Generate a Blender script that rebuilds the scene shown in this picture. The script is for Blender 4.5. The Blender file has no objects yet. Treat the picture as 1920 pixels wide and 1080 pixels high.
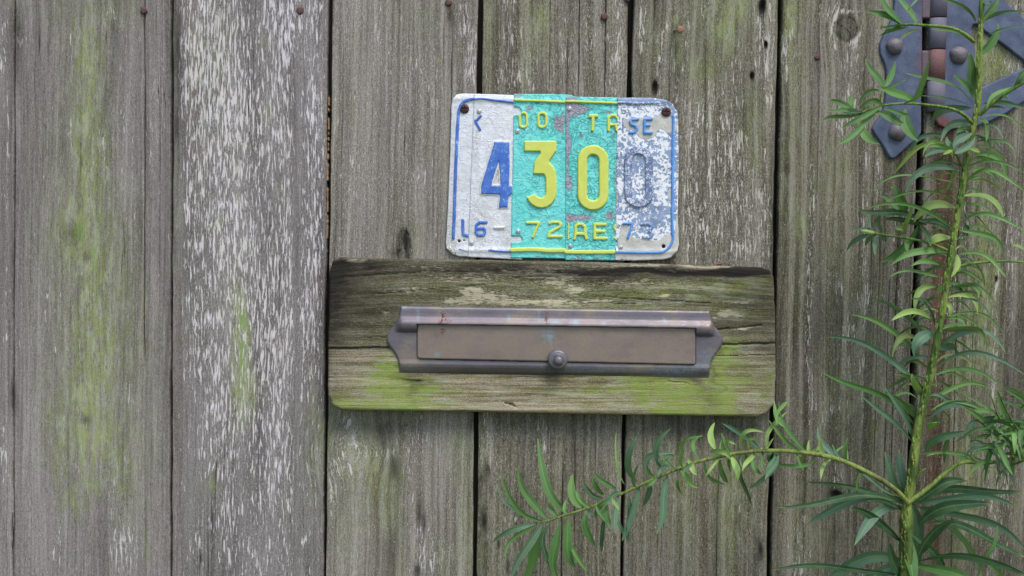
import bpy, math, random
import numpy as np
from mathutils import Vector
R = math.radians
rnd = random.Random(7)
sc = bpy.context.scene
C = sc.collection

# ------------------------------------------------------------ camera, sky, sun
S = 0.00072            # metres per photo pixel on the fence plane
D = 1.35               # camera distance from the fence
Z0 = 1.20              # height of the picture's centre above the ground
cam = bpy.data.cameras.new('camera'); cam_o = bpy.data.objects.new('camera', cam); C.objects.link(cam_o)
cam.sensor_width = 36; cam.lens = 36 * D / (1920 * S); cam.clip_end = 500; cam.clip_start = 0.02
cam_o.location = (0, -D, Z0); cam_o.rotation_euler = (R(90), 0, 0)
cam.dof.use_dof = True; cam.dof.focus_distance = D - 0.01; cam.dof.aperture_fstop = 9
sc.camera = cam_o
W = bpy.data.worlds.new('World'); sc.world = W; W.use_nodes = True
wn = W.node_tree; bg = wn.nodes['Background']
sky = wn.nodes.new('ShaderNodeTexSky'); sky.sky_type = 'NISHITA'; sky.sun_disc = False
SUN_EL, SUN_AZ = 58, 152      # azimuth clockwise from +Y (north); behind the viewer, a little to the right
sky.sun_elevation = R(SUN_EL); sky.sun_rotation = R(SUN_AZ); sky.dust_density = 1.5; sky.air_density = 1.0; sky.ozone_density = 1.0
wn.links.new(sky.outputs[0], bg.inputs[0]); bg.inputs[1].default_value = 0.12
sun = bpy.data.lights.new('sun', 'SUN'); sun.energy = 1.5; sun.angle = R(24); sun.color = (1, 0.975, 0.95)
sun_o = bpy.data.objects.new('sun', sun); C.objects.link(sun_o)
sd = Vector((math.sin(R(SUN_AZ)) * math.cos(R(SUN_EL)), math.cos(R(SUN_AZ)) * math.cos(R(SUN_EL)), math.sin(R(SUN_EL))))
sun_o.rotation_euler = sd.to_track_quat('Z', 'Y').to_euler()
sc.view_settings.view_transform = 'Standard'; sc.view_settings.look = 'None'
sc.view_settings.exposure = 0.84; sc.view_settings.gamma = 1

# ------------------------------------------------------------ helpers
def P(px, py, d=0.0):
    k = (D - d) / D
    return np.stack([np.asarray((np.asarray(px) - 960) * S * k, float), np.broadcast_to(-np.asarray(d, float), np.shape(np.asarray(px) * 1.0 + np.asarray(py) * 0)) * 1.0,
                     np.asarray(Z0 + (540 - np.asarray(py)) * S * k, float)], -1)

def hash2(ix, iy, seed):
    h = (ix.astype(np.int64) * 374761393 + iy.astype(np.int64) * 668265263 + seed * 982451653) & 0xffffffff
    h = ((h ^ (h >> 13)) * 1274126177) & 0xffffffff
    return ((h ^ (h >> 16)) & 0xffffff) / float(0xffffff)
def vnoise(x, y, seed=0):
    x = np.asarray(x, float); y = np.asarray(y, float)
    x, y = np.broadcast_arrays(x, y)
    ix = np.floor(x); iy = np.floor(y); fx = x - ix; fy = y - iy
    fx = fx * fx * (3 - 2 * fx); fy = fy * fy * (3 - 2 * fy)
    a = hash2(ix, iy, seed); b = hash2(ix + 1, iy, seed); c = hash2(ix, iy + 1, seed); d = hash2(ix + 1, iy + 1, seed)
    return a + (b - a) * fx + (c - a) * fy + (a - b - c + d) * fx * fy
def fbm(x, y, seed=0, o=3):
    s = 0; a = 0.5; t = 0
    for i in range(o):
        s = s + a * vnoise(x * 2 ** i, y * 2 ** i, seed + i * 17); t += a; a *= 0.5
    return s / t
def smooth(a, b, x):
    t = np.clip((x - a) / (b - a), 0, 1); return t * t * (3 - 2 * t)
def blobs(X, Y, lst):
    out = np.zeros(np.shape(X))
    for cx, cy, rx, ry, a in lst:
        out = out + a * np.exp(-((X - cx) / rx) ** 2 - ((Y - cy) / ry) ** 2)
    return out

def empty(name, loc, label, cat, group=None):
    o = bpy.data.objects.new(name, None); o.empty_display_size = 0.05
    C.objects.link(o); o.location = loc; o['label'] = label; o['category'] = cat
    if group: o['group'] = group
    return o
def root_of(o):
    while o.parent: o = o.parent
    return o
def mesh(name, V, F, mat, parent=None, attrs=None, smooth_=True, label=None):
    """V in world coordinates; stored relative to the thing's origin"""
    V = np.asarray(V, float)
    if parent is not None: V = V - np.array(root_of(parent).location)
    me = bpy.data.meshes.new(name)
    if isinstance(F, np.ndarray) and F.ndim == 2:
        nf, k = F.shape
        me.vertices.add(len(V)); me.vertices.foreach_set('co', V.astype(np.float32).ravel())
        me.loops.add(nf * k); me.loops.foreach_set('vertex_index', F.astype(np.int32).ravel())
        me.polygons.add(nf); me.polygons.foreach_set('loop_start', np.arange(0, nf * k, k, dtype=np.int32))
        me.update(calc_edges=True)
    else:
        me.from_pydata(V.tolist(), [], [list(map(int, f)) for f in F]); me.update()
    for an, (typ, dat) in (attrs or {}).items():
        a = me.attributes.new(an, typ, 'POINT')
        dat = np.asarray(dat, np.float32)
        if typ == 'FLOAT': a.data.foreach_set('value', dat.ravel())
        elif typ == 'FLOAT_VECTOR': a.data.foreach_set('vector', dat.ravel())
        else: a.data.foreach_set('color', np.concatenate([dat, np.ones((len(dat), 1), np.float32)], 1).ravel())
    if smooth_: me.polygons.foreach_set('use_smooth', [True] * len(me.polygons))
    me.materials.append(mat)
    o = bpy.data.objects.new(name, me); C.objects.link(o)
    if parent is not None: o.parent = parent
    if label: o['label'] = label
    return o

# ---- signed distance fields in photo pixels (negative inside)
def sd_poly(X, Y, pts):
    pts = np.asarray(pts, float); n = len(pts)
    d = np.full(X.shape, 1e9); ins = np.zeros(X.shape, bool)
    for i in range(n):
        ax, ay = pts[i]; bx, by = pts[(i + 1) % n]
        ex, ey = bx - ax, by - ay
        t = np.clip(((X - ax) * ex + (Y - ay) * ey) / (ex * ex + ey * ey + 1e-9), 0, 1)
        d = np.minimum(d, np.hypot(X - ax - t * ex, Y - ay - t * ey))
        cond = ((ay > Y) != (by > Y))
        xi = ax + (Y - ay) * ex / (ey if abs(ey) > 1e-9 else 1e-9)
        ins ^= cond & (X < xi)
    return np.where(ins, -d, d)
def sd_line(X, Y, pts, w):
    d = np.full(X.shape, 1e9)
    for (ax, ay), (bx, by) in zip(pts[:-1], pts[1:]):
        ex, ey = bx - ax, by - ay
        t = np.clip(((X - ax) * ex + (Y - ay) * ey) / (ex * ex + ey * ey + 1e-9), 0, 1)
        d = np.minimum(d, np.hypot(X - ax - t * ex, Y - ay - t * ey))
    return d - w / 2
def sd_rr(X, Y, cx, cy, hw, hh, r):
    qx = np.abs(X - cx) - hw + r; qy = np.abs(Y - cy) - hh + r
    return np.hypot(np.maximum(qx, 0), np.maximum(qy, 0)) + np.minimum(np.maximum(qx, qy), 0) - r
def spline(pts, n=6, closed=True):
    pts = [np.array(p, float) for p in pts]; out = []; m = len(pts)
    rng = range(m) if closed else range(m - 1)
    for i in rng:
        g = (lambda k: pts[k % m]) if closed else (lambda k: pts[min(max(k, 0), m - 1)])
        p0, p1, p2, p3 = g(i - 1), g(i), g(i + 1), g(i + 2)
        for j in range(n):
            t = j / n
            out.append(0.5 * ((2 * p1) + (p2 - p0) * t + (2 * p0 - 5 * p1 + 4 * p2 - p3) * t * t + (3 * p1 - p0 - 3 * p2 + p3) * t ** 3))
    if not closed: out.append(pts[-1])
    return out

def field_mesh(name, f, bbox, step, height, d0, thick, mat, parent, attrs=None, label=None, back=None):
    """solid relief plate: outline = zero set of f, front height(x,y,sdf) in px above depth d0, walls go back `thick` metres"""
    x0, y0, x1, y1 = bbox
    nx = int((x1 - x0) / step) + 2; ny = int((y1 - y0) / step) + 2
    xs = x0 + np.arange(nx) * step; ys = y0 + np.arange(ny) * step
    X, Y = np.meshgrid(xs, ys); Fv = f(X, Y)
    ins = Fv < 0
    idx = np.arange(nx * ny).reshape(ny, nx)
    a, b, c, d = idx[:-1, :-1], idx[:-1, 1:], idx[1:, 1:], idx[1:, :-1]
    cnt = ins[:-1, :-1].astype(int) + ins[:-1, 1:] + ins[1:, 1:] + ins[1:, :-1]
    full = cnt == 4; part = (cnt > 0) & (cnt < 4)
    quads = np.stack([a[full], d[full], c[full], b[full]], -1)
    tris = [(q[0], q[1], q[2]) for q in quads] + [(q[0], q[2], q[3]) for q in quads]
    PX = X.ravel().tolist(); PY = Y.ravel().tolist(); FF = Fv.ravel().tolist()
    cache = {}
    def cut(i, j):
        k = (i, j) if i < j else (j, i)
        if k not in cache:
            t = FF[i] / (FF[i] - FF[j]); t = min(max(t, 0.02), 0.98)
            cache[k] = len(PX); PX.append(PX[i] + (PX[j] - PX[i]) * t); PY.append(PY[i] + (PY[j] - PY[i]) * t); FF.append(0.0)
        return cache[k]
    for A, B, Cc, Dd in zip(a[part], b[part], c[part], d[part]):
        for tri in ((A, Dd, Cc), (A, Cc, B)):
            poly = []
            for k in range(3):
                i, j = int(tri[k]), int(tri[(k + 1) % 3])
                if FF[i] < 0: poly.append(i)
                if (FF[i] < 0) != (FF[j] < 0): poly.append(cut(i, j))
            for k in range(1, len(poly) - 1): tris.append((poly[0], poly[k], poly[k + 1]))
    T = np.array(tris, int)
    used = np.unique(T); remap = np.full(len(PX), -1); remap[used] = np.arange(len(used)); T = remap[T]
    x = np.array(PX)[used]; y = np.array(PY)[used]; fv = np.array(FF)[used]
    h = height(x, y, -fv)
    k0 = (D - d0) / D
    V = np.stack([(x - 960) * S * k0, -(d0 + h * S), Z0 + (540 - y) * S * k0], -1)
    E = np.concatenate([T[:, [0, 1]], T[:, [1, 2]], T[:, [2, 0]]]); Es = np.sort(E, 1)
    key = Es[:, 0].astype(np.int64) * (len(x) + 1) + Es[:, 1]
    _, inv, cn = np.unique(key, return_inverse=True, return_counts=True)
    bd = E[cn[inv.ravel()] == 1]
    bv = np.unique(bd); m2 = np.full(len(x), -1); m2[bv] = np.arange(len(bv)) + len(x)
    Vb = V[bv].copy(); Vb[:, 1] = -(d0 - thick)
    W4 = np.stack([bd[:, 1], bd[:, 0], m2[bd[:, 0]], m2[bd[:, 1]]], -1)
    W3 = np.concatenate([W4[:, [0, 1, 2]], W4[:, [0, 2, 3]]])
    V = np.concatenate([V, Vb]); T = np.concatenate([T, W3])
    at = {}
    xa = np.concatenate([x, x[bv]]); ya = np.concatenate([y, y[bv]])
    if attrs:
        for an, (typ, fn) in attrs.items(): at[an] = (typ, fn(xa, ya))
    return mesh(name, V, T, mat, parent, at, True, label)

def bevel_h(h, w):
    return lambda x, y, s: h * np.sqrt(np.clip(1 - (1 - np.clip(s / w, 0, 1)) ** 2, 0, 1))

def lathe(name, px, py, d0, prof, mat, parent, n=32, tilt=(0, 0), label=None, seed=None):
    """revolved about the axis towards the viewer: prof = (radius px, height px)"""
    V = []; F = []; c = P(px, py, d0)
    k0 = 1.0
    for r, h in prof:
        for i in range(n):
            a = 2 * math.pi * i / n
            rr = r * (1 + (0.05 * math.sin(3 * a + seed) + 0.03 * math.sin(5 * a + 2 * seed) if seed else 0))
            V.append((c[0] + rr * S * math.cos(a) + h * S * tilt[0], -(d0 + h * S), c[2] + rr * S * math.sin(a) + h * S * tilt[1]))
    for j in range(len(prof) - 1):
        for i in range(n):
            F.append((j * n + i, j * n + (i + 1) % n, (j + 1) * n + (i + 1) % n, (j + 1) * n + i))
    F.append(tuple((len(prof) - 1) * n + i for i in range(n)))
    return mesh(name, V, F, mat, parent, label=label)

def tube_geo(path, rads, n=10, bump=0.0, seed=1):
    """path: world points"""
    path = [Vector(p) for p in path]; V = []; F = []; up = Vector((0, -1, 0.01))
    for i, p in enumerate(path):
        t = (path[min(i + 1, len(path) - 1)] - path[max(i - 1, 0)]).normalized()
        s = t.cross(up).normalized(); u = s.cross(t)
        for k in range(n):
            a = 2 * math.pi * k / n
            r = rads[i] * (1 + bump * math.sin(i * 1.7 + k * 2.1 + seed) + 2.4 * bump * (float(vnoise(k * 1.3 + seed, i * .31, 5)) - .5))
            V.append(tuple(p + s * (r * math.cos(a)) + u * (r * math.sin(a))))
    for i in range(len(path) - 1):
        for k in range(n):
            F.append((i * n + k, i * n + (k + 1) % n, (i + 1) * n + (k + 1) % n, (i + 1) * n + k))
    F.append(tuple(range(n))[::-1]); F.append(tuple((len(path) - 1) * n + k for k in range(n)))
    return V, F

# ------------------------------------------------------------ material helper
class NT:
    def __init__(s, name):
        s.m = bpy.data.materials.new(name); s.m.use_nodes = True; s.t = s.m.node_tree
        s.b = s.t.nodes['Principled BSDF']; s.out = s.t.nodes['Material Output']
    def n(s, t): return s.t.nodes.new(t)
    def put(s, sock, v):
        if isinstance(v, bpy.types.NodeSocket): s.t.links.new(v, sock)
        elif isinstance(v, (tuple, list)) and len(v) == 3 and sock.type == 'RGBA': sock.default_value = (*v, 1)
        else: sock.default_value = v
    def attr(s, name, out='Vector'):
        a = s.n('ShaderNodeAttribute'); a.attribute_name = name; return a.outputs[out]
    def obj(s): return s.n('ShaderNodeTexCoord').outputs['Object']
    def sep(s, v):
        a = s.n('ShaderNodeSeparateXYZ'); s.put(a.inputs[0], v); return a.outputs
    def scale(s, v, k, off=(0, 0, 0)):
        a = s.n('ShaderNodeMapping'); s.put(a.inputs[0], v); a.inputs['Scale'].default_value = k; a.inputs['Location'].default_value = off; return a.outputs[0]
    def noise(s, v, k, off=(0, 0, 0), det=3, rough=0.55, dist=0.0):
        a = s.n('ShaderNodeTexNoise'); s.put(a.inputs['Vector'], s.scale(v, k, off)); a.inputs['Scale'].default_value = 1
        a.inputs['Detail'].default_value = det; a.inputs['Roughness'].default_value = rough; a.inputs['Distortion'].default_value = dist
        return a.outputs['Fac']
    def vor(s, v, k, feat='DISTANCE_TO_EDGE'):
        a = s.n('ShaderNodeTexVoronoi'); a.feature = feat; s.put(a.inputs['Vector'], s.scale(v, k)); a.inputs['Scale'].default_value = 1
        return a.outputs['Distance']
    def math(s, op, a, b=0.0, c=None, clamp=False):
        m = s.n('ShaderNodeMath'); m.operation = op; m.use_clamp = clamp; s.put(m.inputs[0], a); s.put(m.inputs[1], b)
        if c is not None: s.put(m.inputs[2], c)
        return m.outputs[0]
    def mr(s, v, a, b, c=0.0, d=1.0):
        m = s.n('ShaderNodeMapRange'); m.interpolation_type = 'SMOOTHSTEP'
        for i, q in enumerate((v, a, b, c, d)): s.put(m.inputs[i], q)
        return m.outputs[0]
    def mix(s, f, a, b, mode='MIX'):
        m = s.n('ShaderNodeMix'); m.data_type = 'RGBA'; m.blend_type = mode
        s.put(m.inputs[0], f); s.put(m.inputs[6], a); s.put(m.inputs[7], b); return m.outputs[2]
    def ramp(s, f, stops):
        r = s.n('ShaderNodeValToRGB'); s.put(r.inputs[0], f); e = r.color_ramp.elements
        while len(e) < len(stops): e.new(0.5)
        for q, (p, c) in zip(e, stops): q.position = p; q.color = (*c, 1)
        return r.outputs[0]
    def bump(s, h, dist, strength=1.0, normal=None):
        b = s.n('ShaderNodeBump'); s.put(b.inputs['Height'], h); b.inputs['Distance'].default_value = dist; b.inputs['Strength'].default_value = strength
        if normal is not None: s.put(b.inputs['Normal'], normal)
        s.t.links.new(b.outputs[0], s.b.inputs['Normal']); return b.outputs[0]
    def fin(s, col=None, rough=None, metal=None, spec=None):
        if col is not None: s.put(s.b.inputs['Base Color'], col)
        if rough is not None: s.put(s.b.inputs['Roughness'], rough)
        if metal is not None: s.put(s.b.inputs['Metallic'], metal)
        if spec is not None: s.put(s.b.inputs['Specular IOR Level'], spec)
        return s.m

def sr(r, g, b):
    f = lambda v: ((v / 255 + 0.055) / 1.055) ** 2.4 if v > 10 else v / 255 / 12.92
    return (f(r), f(g), f(b))

def wood(name, lo, mid, hi, moss_d=sr(84, 90, 58), moss_l=sr(154, 161, 100), flake=sr(205, 198, 198), fine=1.0, speck=0.0, gritk=1.15, bandk=0.7, flk=1.0, fibk=1.12, lime=sr(128, 160, 66), limet=1.35):
    """weathered timber. attribute grain = (across, depth, along) in metres; m = moss, paint, dark; n = rust, tan, crack"""
    N = NT(name); g = N.attr('grain'); M = N.sep(N.attr('m')); M2 = N.sep(N.attr('n'))
    broad = N.noise(g, (34, 10, 2.2), det=2)
    strk = N.noise(g, (330 * fine, 20, 7), (3, 1, 5), det=3, rough=0.65)
    fib = N.noise(g, (1150 * fine, 60, 120), (1, 7, 2), det=3, rough=0.7)
    grit = N.noise(g, (900, 300, 420), (9, 2, 4), det=2, rough=0.7)
    v = 0.5
    band = N.noise(g, (115, 10, 2.0), (2, 2, 7), det=2)
    for q_, k_ in ((broad, 0.6), (band, bandk), (strk, 0.8), (fib, fibk), (grit, gritk)): v = N.math('ADD', v, N.math('MULTIPLY', N.math('SUBTRACT', q_, 0.5), k_))
    col = N.ramp(v, [(0.20, lo), (0.5, mid), (0.80, hi)])
    hue = N.noise(g, (46, 10, 5), (4, 4, 4), det=2)
    col = N.mix(N.mr(hue, 0.42, 0.62, 0, 0.14), col, sr(126, 114, 124), 'MIX')
    # tan (bare, washed timber)
    col = N.mix(N.math('MULTIPLY', M2[1], N.mr(strk, 0.3, 0.65, 0.45, 1.0), clamp=True), col, N.ramp(v, [(0.2, sr(124, 106, 84)), (0.55, sr(180, 162, 138)), (0.85, sr(208, 194, 172))]))
    # rust streaks
    col = N.mix(N.math('MULTIPLY', M2[0], N.mr(strk, 0.3, 0.6, 0.65, 1.1), clamp=True), col, N.ramp(v, [(0.2, sr(52, 28, 22)), (0.8, sr(112, 72, 60))]))
    # algae
    mo = N.noise(g, (210, 20, 42), (8, 8, 1), det=5, rough=0.75)
    mm = N.math('MULTIPLY', M[0], N.mr(N.math('ADD', N.math('MULTIPLY', mo, 0.7), N.math('MULTIPLY', fib, 0.3)), 0.41, 0.57, 0.12, 1.2), clamp=True)
    mcol = N.ramp(N.math('ADD', N.math('MULTIPLY', v, 0.55), N.math('MULTIPLY', M[0], 0.28)), [(0.22, moss_d), (0.72, moss_l)])
    mcol = N.mix(N.mr(N.noise(g, (110, 20, 24), (3, 1, 3), det=4), 0.46, 0.60, 0, 0.6), mcol, sr(176, 180, 152))
    mcol = N.mix(N.mr(M[0], limet, limet + .35, 0, .75), mcol, lime)
    col = N.mix(N.math('MULTIPLY', mm, 0.80), col, mcol)
    # old paint flakes: raised slivers lying along the grain
    f1 = N.noise(g, (350 * flk, 20, 40 * flk), (5, 3, 8), det=5, rough=0.68, dist=0.3)
    f2 = N.noise(g, (1050, 20, 260), (2, 9, 3), det=2, rough=0.6, dist=0.3)
    th = N.math('MULTIPLY_ADD', M[1], -0.275, 0.68)
    fm = N.mr(N.math('SUBTRACT', f1, th), -0.006, 0.02)
    th2 = N.math('MULTIPLY_ADD', M[1], -0.15, 0.70 - speck)
    fm2 = N.mr(N.math('SUBTRACT', f2, th2), -0.006, 0.03, 0, 0.85)
    fl = N.math('MAXIMUM', fm, fm2)
    fcol = N.mix(N.mr(hue, 0.35, 0.6), flake, N.mix(0.3, flake, sr(196, 186, 160)))
    fcol = N.mix(N.math('MULTIPLY', mm, 0.5), fcol, sr(184, 190, 140))
    col = N.mix(fl, col, fcol)
    # drying checks
    ck = N.noise(g, (135, 12, 1.1), (6, 2, 9), det=2, rough=0.5)
    line = N.mr(N.math('ABSOLUTE', N.math('SUBTRACT', ck, 0.53)), 0.001, 0.006, 1, 0)
    gate = N.mr(N.noise(g, (20, 5, 2.5), (1, 5, 6), det=1), 0.55, 0.66)
    line = N.math('MAXIMUM', N.math('MULTIPLY', line, gate), M2[2], clamp=True)
    col = N.mix(N.math('MULTIPLY', line, 0.92), col, sr(30, 25, 20))
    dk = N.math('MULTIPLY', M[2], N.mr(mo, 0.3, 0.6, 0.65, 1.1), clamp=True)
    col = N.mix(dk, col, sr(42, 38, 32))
    h = N.math('ADD', N.math('MULTIPLY', strk, 0.9), N.math('MULTIPLY', fib, 0.8))
    h = N.math('ADD', h, N.math('MULTIPLY', fl, 0.35)); h = N.math('SUBTRACT', h, N.math('MULTIPLY', line, 0.7))
    N.bump(h, 0.0011, 0.9)
    return N.fin(col, 0.88, 0.0, 0.25)

# ------------------------------------------------------------ the fence boards
gaps = {  # gap centre x at photo top and bottom, half width top/bottom
    0: (27, 24, 1.2, 1.0), 1: (322, 320, 2.8, 2.4), 2: (618.5, 608.5, 4.4, 2.9), 3: (900.5, 889.5, 5.2, 4.0),
    4: (1183.5, 1166, 5.4, 3.2), 5: (1463, 1441.5, 4.6, 4.4), 6: (1734, 1702, 6.6, 6.2)}
def gx(i, y, side):
    a, b, wa, wb = gaps[i]; t = y / 1080.0; w = wa + (wb - wa) * np.clip(t, 0, 1)
    return a + (b - a) * t + side * w
moss_b = [(170, 60, 24, 55, .7), (168, 130, 20, 60, .75), (160, 210, 26, 90, .95), (168, 300, 22, 70, .8), (160, 380, 34, 60, .6), (140, 440, 28, 40, .7), (178, 480, 26, 60, .7),
          (175, 600, 45, 110, .62), (150, 700, 44, 90, .6), (160, 740, 20, 30, .4), (135, 810, 38, 60, .7), (108, 850, 12, 50, .6), (180, 830, 50, 70, .3), (130, 950, 16, 24, .5), (165, 915, 10, 24, .8), (130, 945, 10, 20, .7), (155, 965, 6, 18, .7), (230, 20, 40, 34, .5),
          (90, 20, 60, 50, .3), (200, 600, 100, 300, .32), (275, 1030, 5, 26, .9), (85, 400, 40, 200, .2), (250, 700, 40, 200, .3), (218, 850, 20, 80, .3),
          (497, 76, 8, 16, .7), (449, 600, 9, 44, 1.5), (453, 680, 11, 60, 1.4), (470, 715, 9, 18, .9), (465, 760, 14, 40, .7), (505, 220, 8, 24, .6), (478, 275, 7, 10, .6), (515, 350, 6, 12, .6), (440, 304, 7, 12, .8), (421, 260, 5, 12, .6), (447, 370, 6, 12, .8), (403, 415, 8, 20, .6),
          (465, 460, 6, 16, .6), (393, 905, 8, 20, .8), (472, 912, 6, 10, .7), (392, 80, 34, 60, .42), (395, 200, 30, 100, .38), (585, 820, 9, 110, .5), (328, 80, 7, 90, .5), (327, 400, 7, 150, .45), (430, 500, 90, 300, .12),
          (790, 30, 24, 30, .5), (818, 106, 4, 5, 1.3), (775, 122, 4, 5, 1.3), (660, 215, 8, 20, .4), (652, 215, 6, 18, .5), (664, 80, 10, 30, .35), (760, 440, 26, 40, .6), (870, 320, 30, 60, .2), (625, 200, 10, 100, .25),
          (700, 790, 100, 20, .4), (650, 950, 40, 120, .35), (728, 930, 20, 60, .6), (715, 880, 30, 100, .45), (745, 1040, 16, 60, .3), (878, 1000, 14, 130, .75), (866, 840, 16, 60, .5), (830, 1060, 20, 40, .6), (690, 860, 30, 30, .4), (612, 830, 8, 60, .6), (770, 810, 50, 50, .3),
          (918, 70, 10, 110, .6), (1000, 50, 20, 70, .7), (985, 130, 14, 60, .35), (1023, 30, 8, 30, .6), (1065, 70, 10, 20, .4), (1146, 22, 4, 9, 1.2), (1147, 56, 4, 9, 1.2), (1166, 90, 4, 10, .7),
          (930, 1040, 30, 50, .35), (900, 860, 10, 100, .3), (1010, 960, 60, 140, .2), (1140, 900, 20, 140, .25),
          (1222, 60, 14, 60, .5), (1266, 50, 8, 22, .9), (1266, 90, 6, 40, 1.1), (1350, 10, 34, 50, .95), (1388, 14, 12, 34, .8), (1340, 70, 22, 50, .7), (1320, 128, 22, 30, .8), (1310, 150, 10, 20, .6), (1365, 80, 14, 40, .5), (1408, 200, 14, 50, .55), (1330, 200, 30, 60, .25), (1410, 280, 14, 60, .35),
          (1285, 960, 14, 90, .55), (1362, 1000, 16, 110, .8), (1400, 900, 20, 100, .3), (1330, 860, 60, 60, .35), (1245, 860, 30, 100, .25),
          (1482, 40, 12, 70, .9), (1500, 12, 22, 30, .7), (1490, 130, 20, 60, .45), (1486, 260, 16, 100, .45), (1478, 420, 20, 60, .4), (1498, 420, 10, 30, .5), (1586, 55, 22, 26, .6), (1568, 300, 26, 60, .45), (1545, 370, 20, 60, .35), (1490, 540, 14, 50, .3),
          (1660, 15, 20, 40, .45), (1575, 660, 30, 120, .42), (1570, 780, 60, 60, .4), (1640, 950, 20, 140, .4), (1645, 660, 8, 200, .35), (1520, 1000, 30, 100, .25), (1560, 480, 30, 60, .3),
          (1854, 130, 26, 44, 1.0), (1848, 90, 18, 30, .6), (1880, 20, 30, 20, .3), (1890, 100, 14, 40, .5), (1845, 400, 14, 60, .9), (1855, 500, 16, 70, 1.0), (1842, 590, 12, 60, 1.0), (1812, 560, 20, 80, .4), (1830, 680, 34, 60, .75), (1790, 740, 30, 60, .5),
          (1800, 880, 20, 60, .5), (1812, 960, 14, 60, .9), (1790, 1040, 10, 50, .6), (1850, 890, 40, 60, .5), (1905, 1000, 20, 80, .35), (1820, 330, 14, 40, .5)]
paint_b = [(395, 30, 50, 60, .75), (380, 110, 40, 50, .80), (420, 160, 55, 90, .78), (455, 250, 45, 90, .75), (385, 260, 28, 120, .5), (525, 30, 30, 40, .95), (540, 90, 14, 50, .9), (548, 60, 6, 60, .7), (588, 60, 12, 60, .6), (586, 200, 12, 60, .8), (584, 330, 12, 60, .4),
           (590, 460, 11, 80, .9), (525, 170, 20, 80, .6), (425, 370, 50, 100, .6), (435, 480, 50, 80, .68), (358, 380, 8, 70, .8), (350, 160, 12, 60, .7), (530, 280, 20, 80, .6), (540, 420, 16, 80, .65), (510, 500, 50, 80, .4), (480, 620, 90, 90, .5), (405, 690, 22, 60, .55), (370, 620, 14, 60, .5),
           (560, 600, 26, 90, .55), (520, 660, 26, 60, .6), (580, 680, 12, 50, .5), (425, 850, 22, 110, .62), (480, 780, 60, 90, .45), (390, 820, 20, 60, .5), (520, 810, 16, 80, .5), (425, 990, 20, 60, .6), (500, 920, 30, 60, .45), (545, 900, 20, 80, .45), (470, 1040, 40, 60, .42), (550, 1040, 30, 60, .45), (370, 1010, 16, 40, .5), (590, 880, 10, 60, .3),
           (8, 100, 6, 50, .7), (16, 260, 5, 60, .6), (12, 500, 8, 200, .3), (8, 860, 10, 80, .5), (34, 64, 12, 9, 1.1), (133, 80, 5, 30, .7), (130, 260, 6, 24, .8), (190, 290, 8, 40, .4), (155, 790, 12, 24, .45), (105, 810, 5, 30, .5), (150, 880, 8, 20, .7), (235, 745, 10, 16, .7), (232, 1030, 20, 44, .95), (105, 1030, 8, 50, .5), (215, 900, 20, 60, .3), (90, 560, 20, 120, .2), (225, 250, 60, 150, .15), (285, 200, 20, 120, .2), (205, 35, 8, 20, .5),
           (885, 90, 7, 50, 1.0), (878, 130, 10, 30, .8), (868, 30, 10, 40, .5), (715, 100, 6, 40, .4), (705, 60, 6, 40, .35), (790, 150, 60, 80, .22), (660, 330, 60, 100, .2), (780, 330, 40, 80, .22), (640, 90, 20, 80, .2),
           (660, 830, 26, 22, .55), (655, 790, 14, 16, .7), (640, 870, 20, 16, .6), (625, 930, 6, 50, .7), (770, 830, 30, 50, .35), (715, 850, 20, 16, .6), (800, 1060, 30, 30, .6), (790, 1000, 20, 60, .3),
           (955, 60, 10, 100, .5), (985, 130, 30, 60, .35), (1160, 60, 10, 80, .6), (1150, 130, 20, 50, .5), (1105, 60, 14, 60, .35), (1060, 100, 20, 60, .3), (945, 150, 20, 30, .4),
           (915, 830, 12, 60, .5), (1020, 850, 20, 80, .3), (960, 1000, 20, 80, .3), (1205, 60, 8, 40, .7), (1203, 30, 6, 50, .5), (1238, 120, 6, 60, .6), (1244, 68, 12, 10, .8), (1290, 70, 3, 60, .8), (1268, 150, 20, 80, .3), (1317, 20, 4, 40, .6),
           (1440, 70, 10, 60, .95), (1420, 90, 10, 90, .45), (1440, 160, 8, 50, .7), (1385, 120, 20, 60, .3), (1370, 270, 22, 60, .6), (1300, 240, 20, 50, .6), (1290, 340, 16, 70, .6), (1340, 380, 30, 60, .45), (1395, 350, 24, 90, .5), (1430, 400, 14, 80, .5), (1300, 440, 30, 50, .5), (1400, 470, 40, 40, .45), (1335, 270, 5, 60, .8), (1345, 180, 40, 40, .25),
           (1582, 20, 24, 8, .9), (1562, 55, 8, 30, .7), (1598, 92, 12, 14, 1.0), (1595, 120, 20, 20, .5), (1480, 72, 10, 12, .8), (1540, 20, 12, 30, .4), (1590, 200, 18, 40, .6), (1577, 240, 12, 30, .7), (1475, 100, 14, 60, .4), (1622, 300, 6, 40, .6), (1620, 400, 5, 60, .9), (1620, 500, 5, 60, .95), (1617, 560, 14, 24, .75),
           (1525, 370, 5, 80, .7), (1517, 480, 5, 80, .65), (1515, 620, 5, 60, .8), (1520, 740, 5, 60, .7), (1590, 640, 14, 60, .5), (1617, 700, 5, 80, .6), (1645, 330, 6, 50, .6), (1567, 540, 10, 16, .6), (1500, 1040, 20, 60, .5), (1570, 900, 12, 20, .5), (1620, 1000, 10, 100, .4), (1690, 500, 20, 200, .25), (1560, 780, 30, 30, .4),
           (1903, 118, 16, 22, .9), (1866, 532, 5, 22, 1.1), (1866, 620, 5, 60, .6), (1862, 700, 5, 60, .8), (1895, 560, 12, 80, .45), (1880, 900, 24, 90, .55), (1900, 10, 20, 20, .5), (1780, 560, 20, 60, .4), (1810, 440, 8, 60, .4), (1900, 420, 14, 80, .35), (1860, 1040, 20, 60, .3), (1760, 640, 6, 60, .4)]
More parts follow.
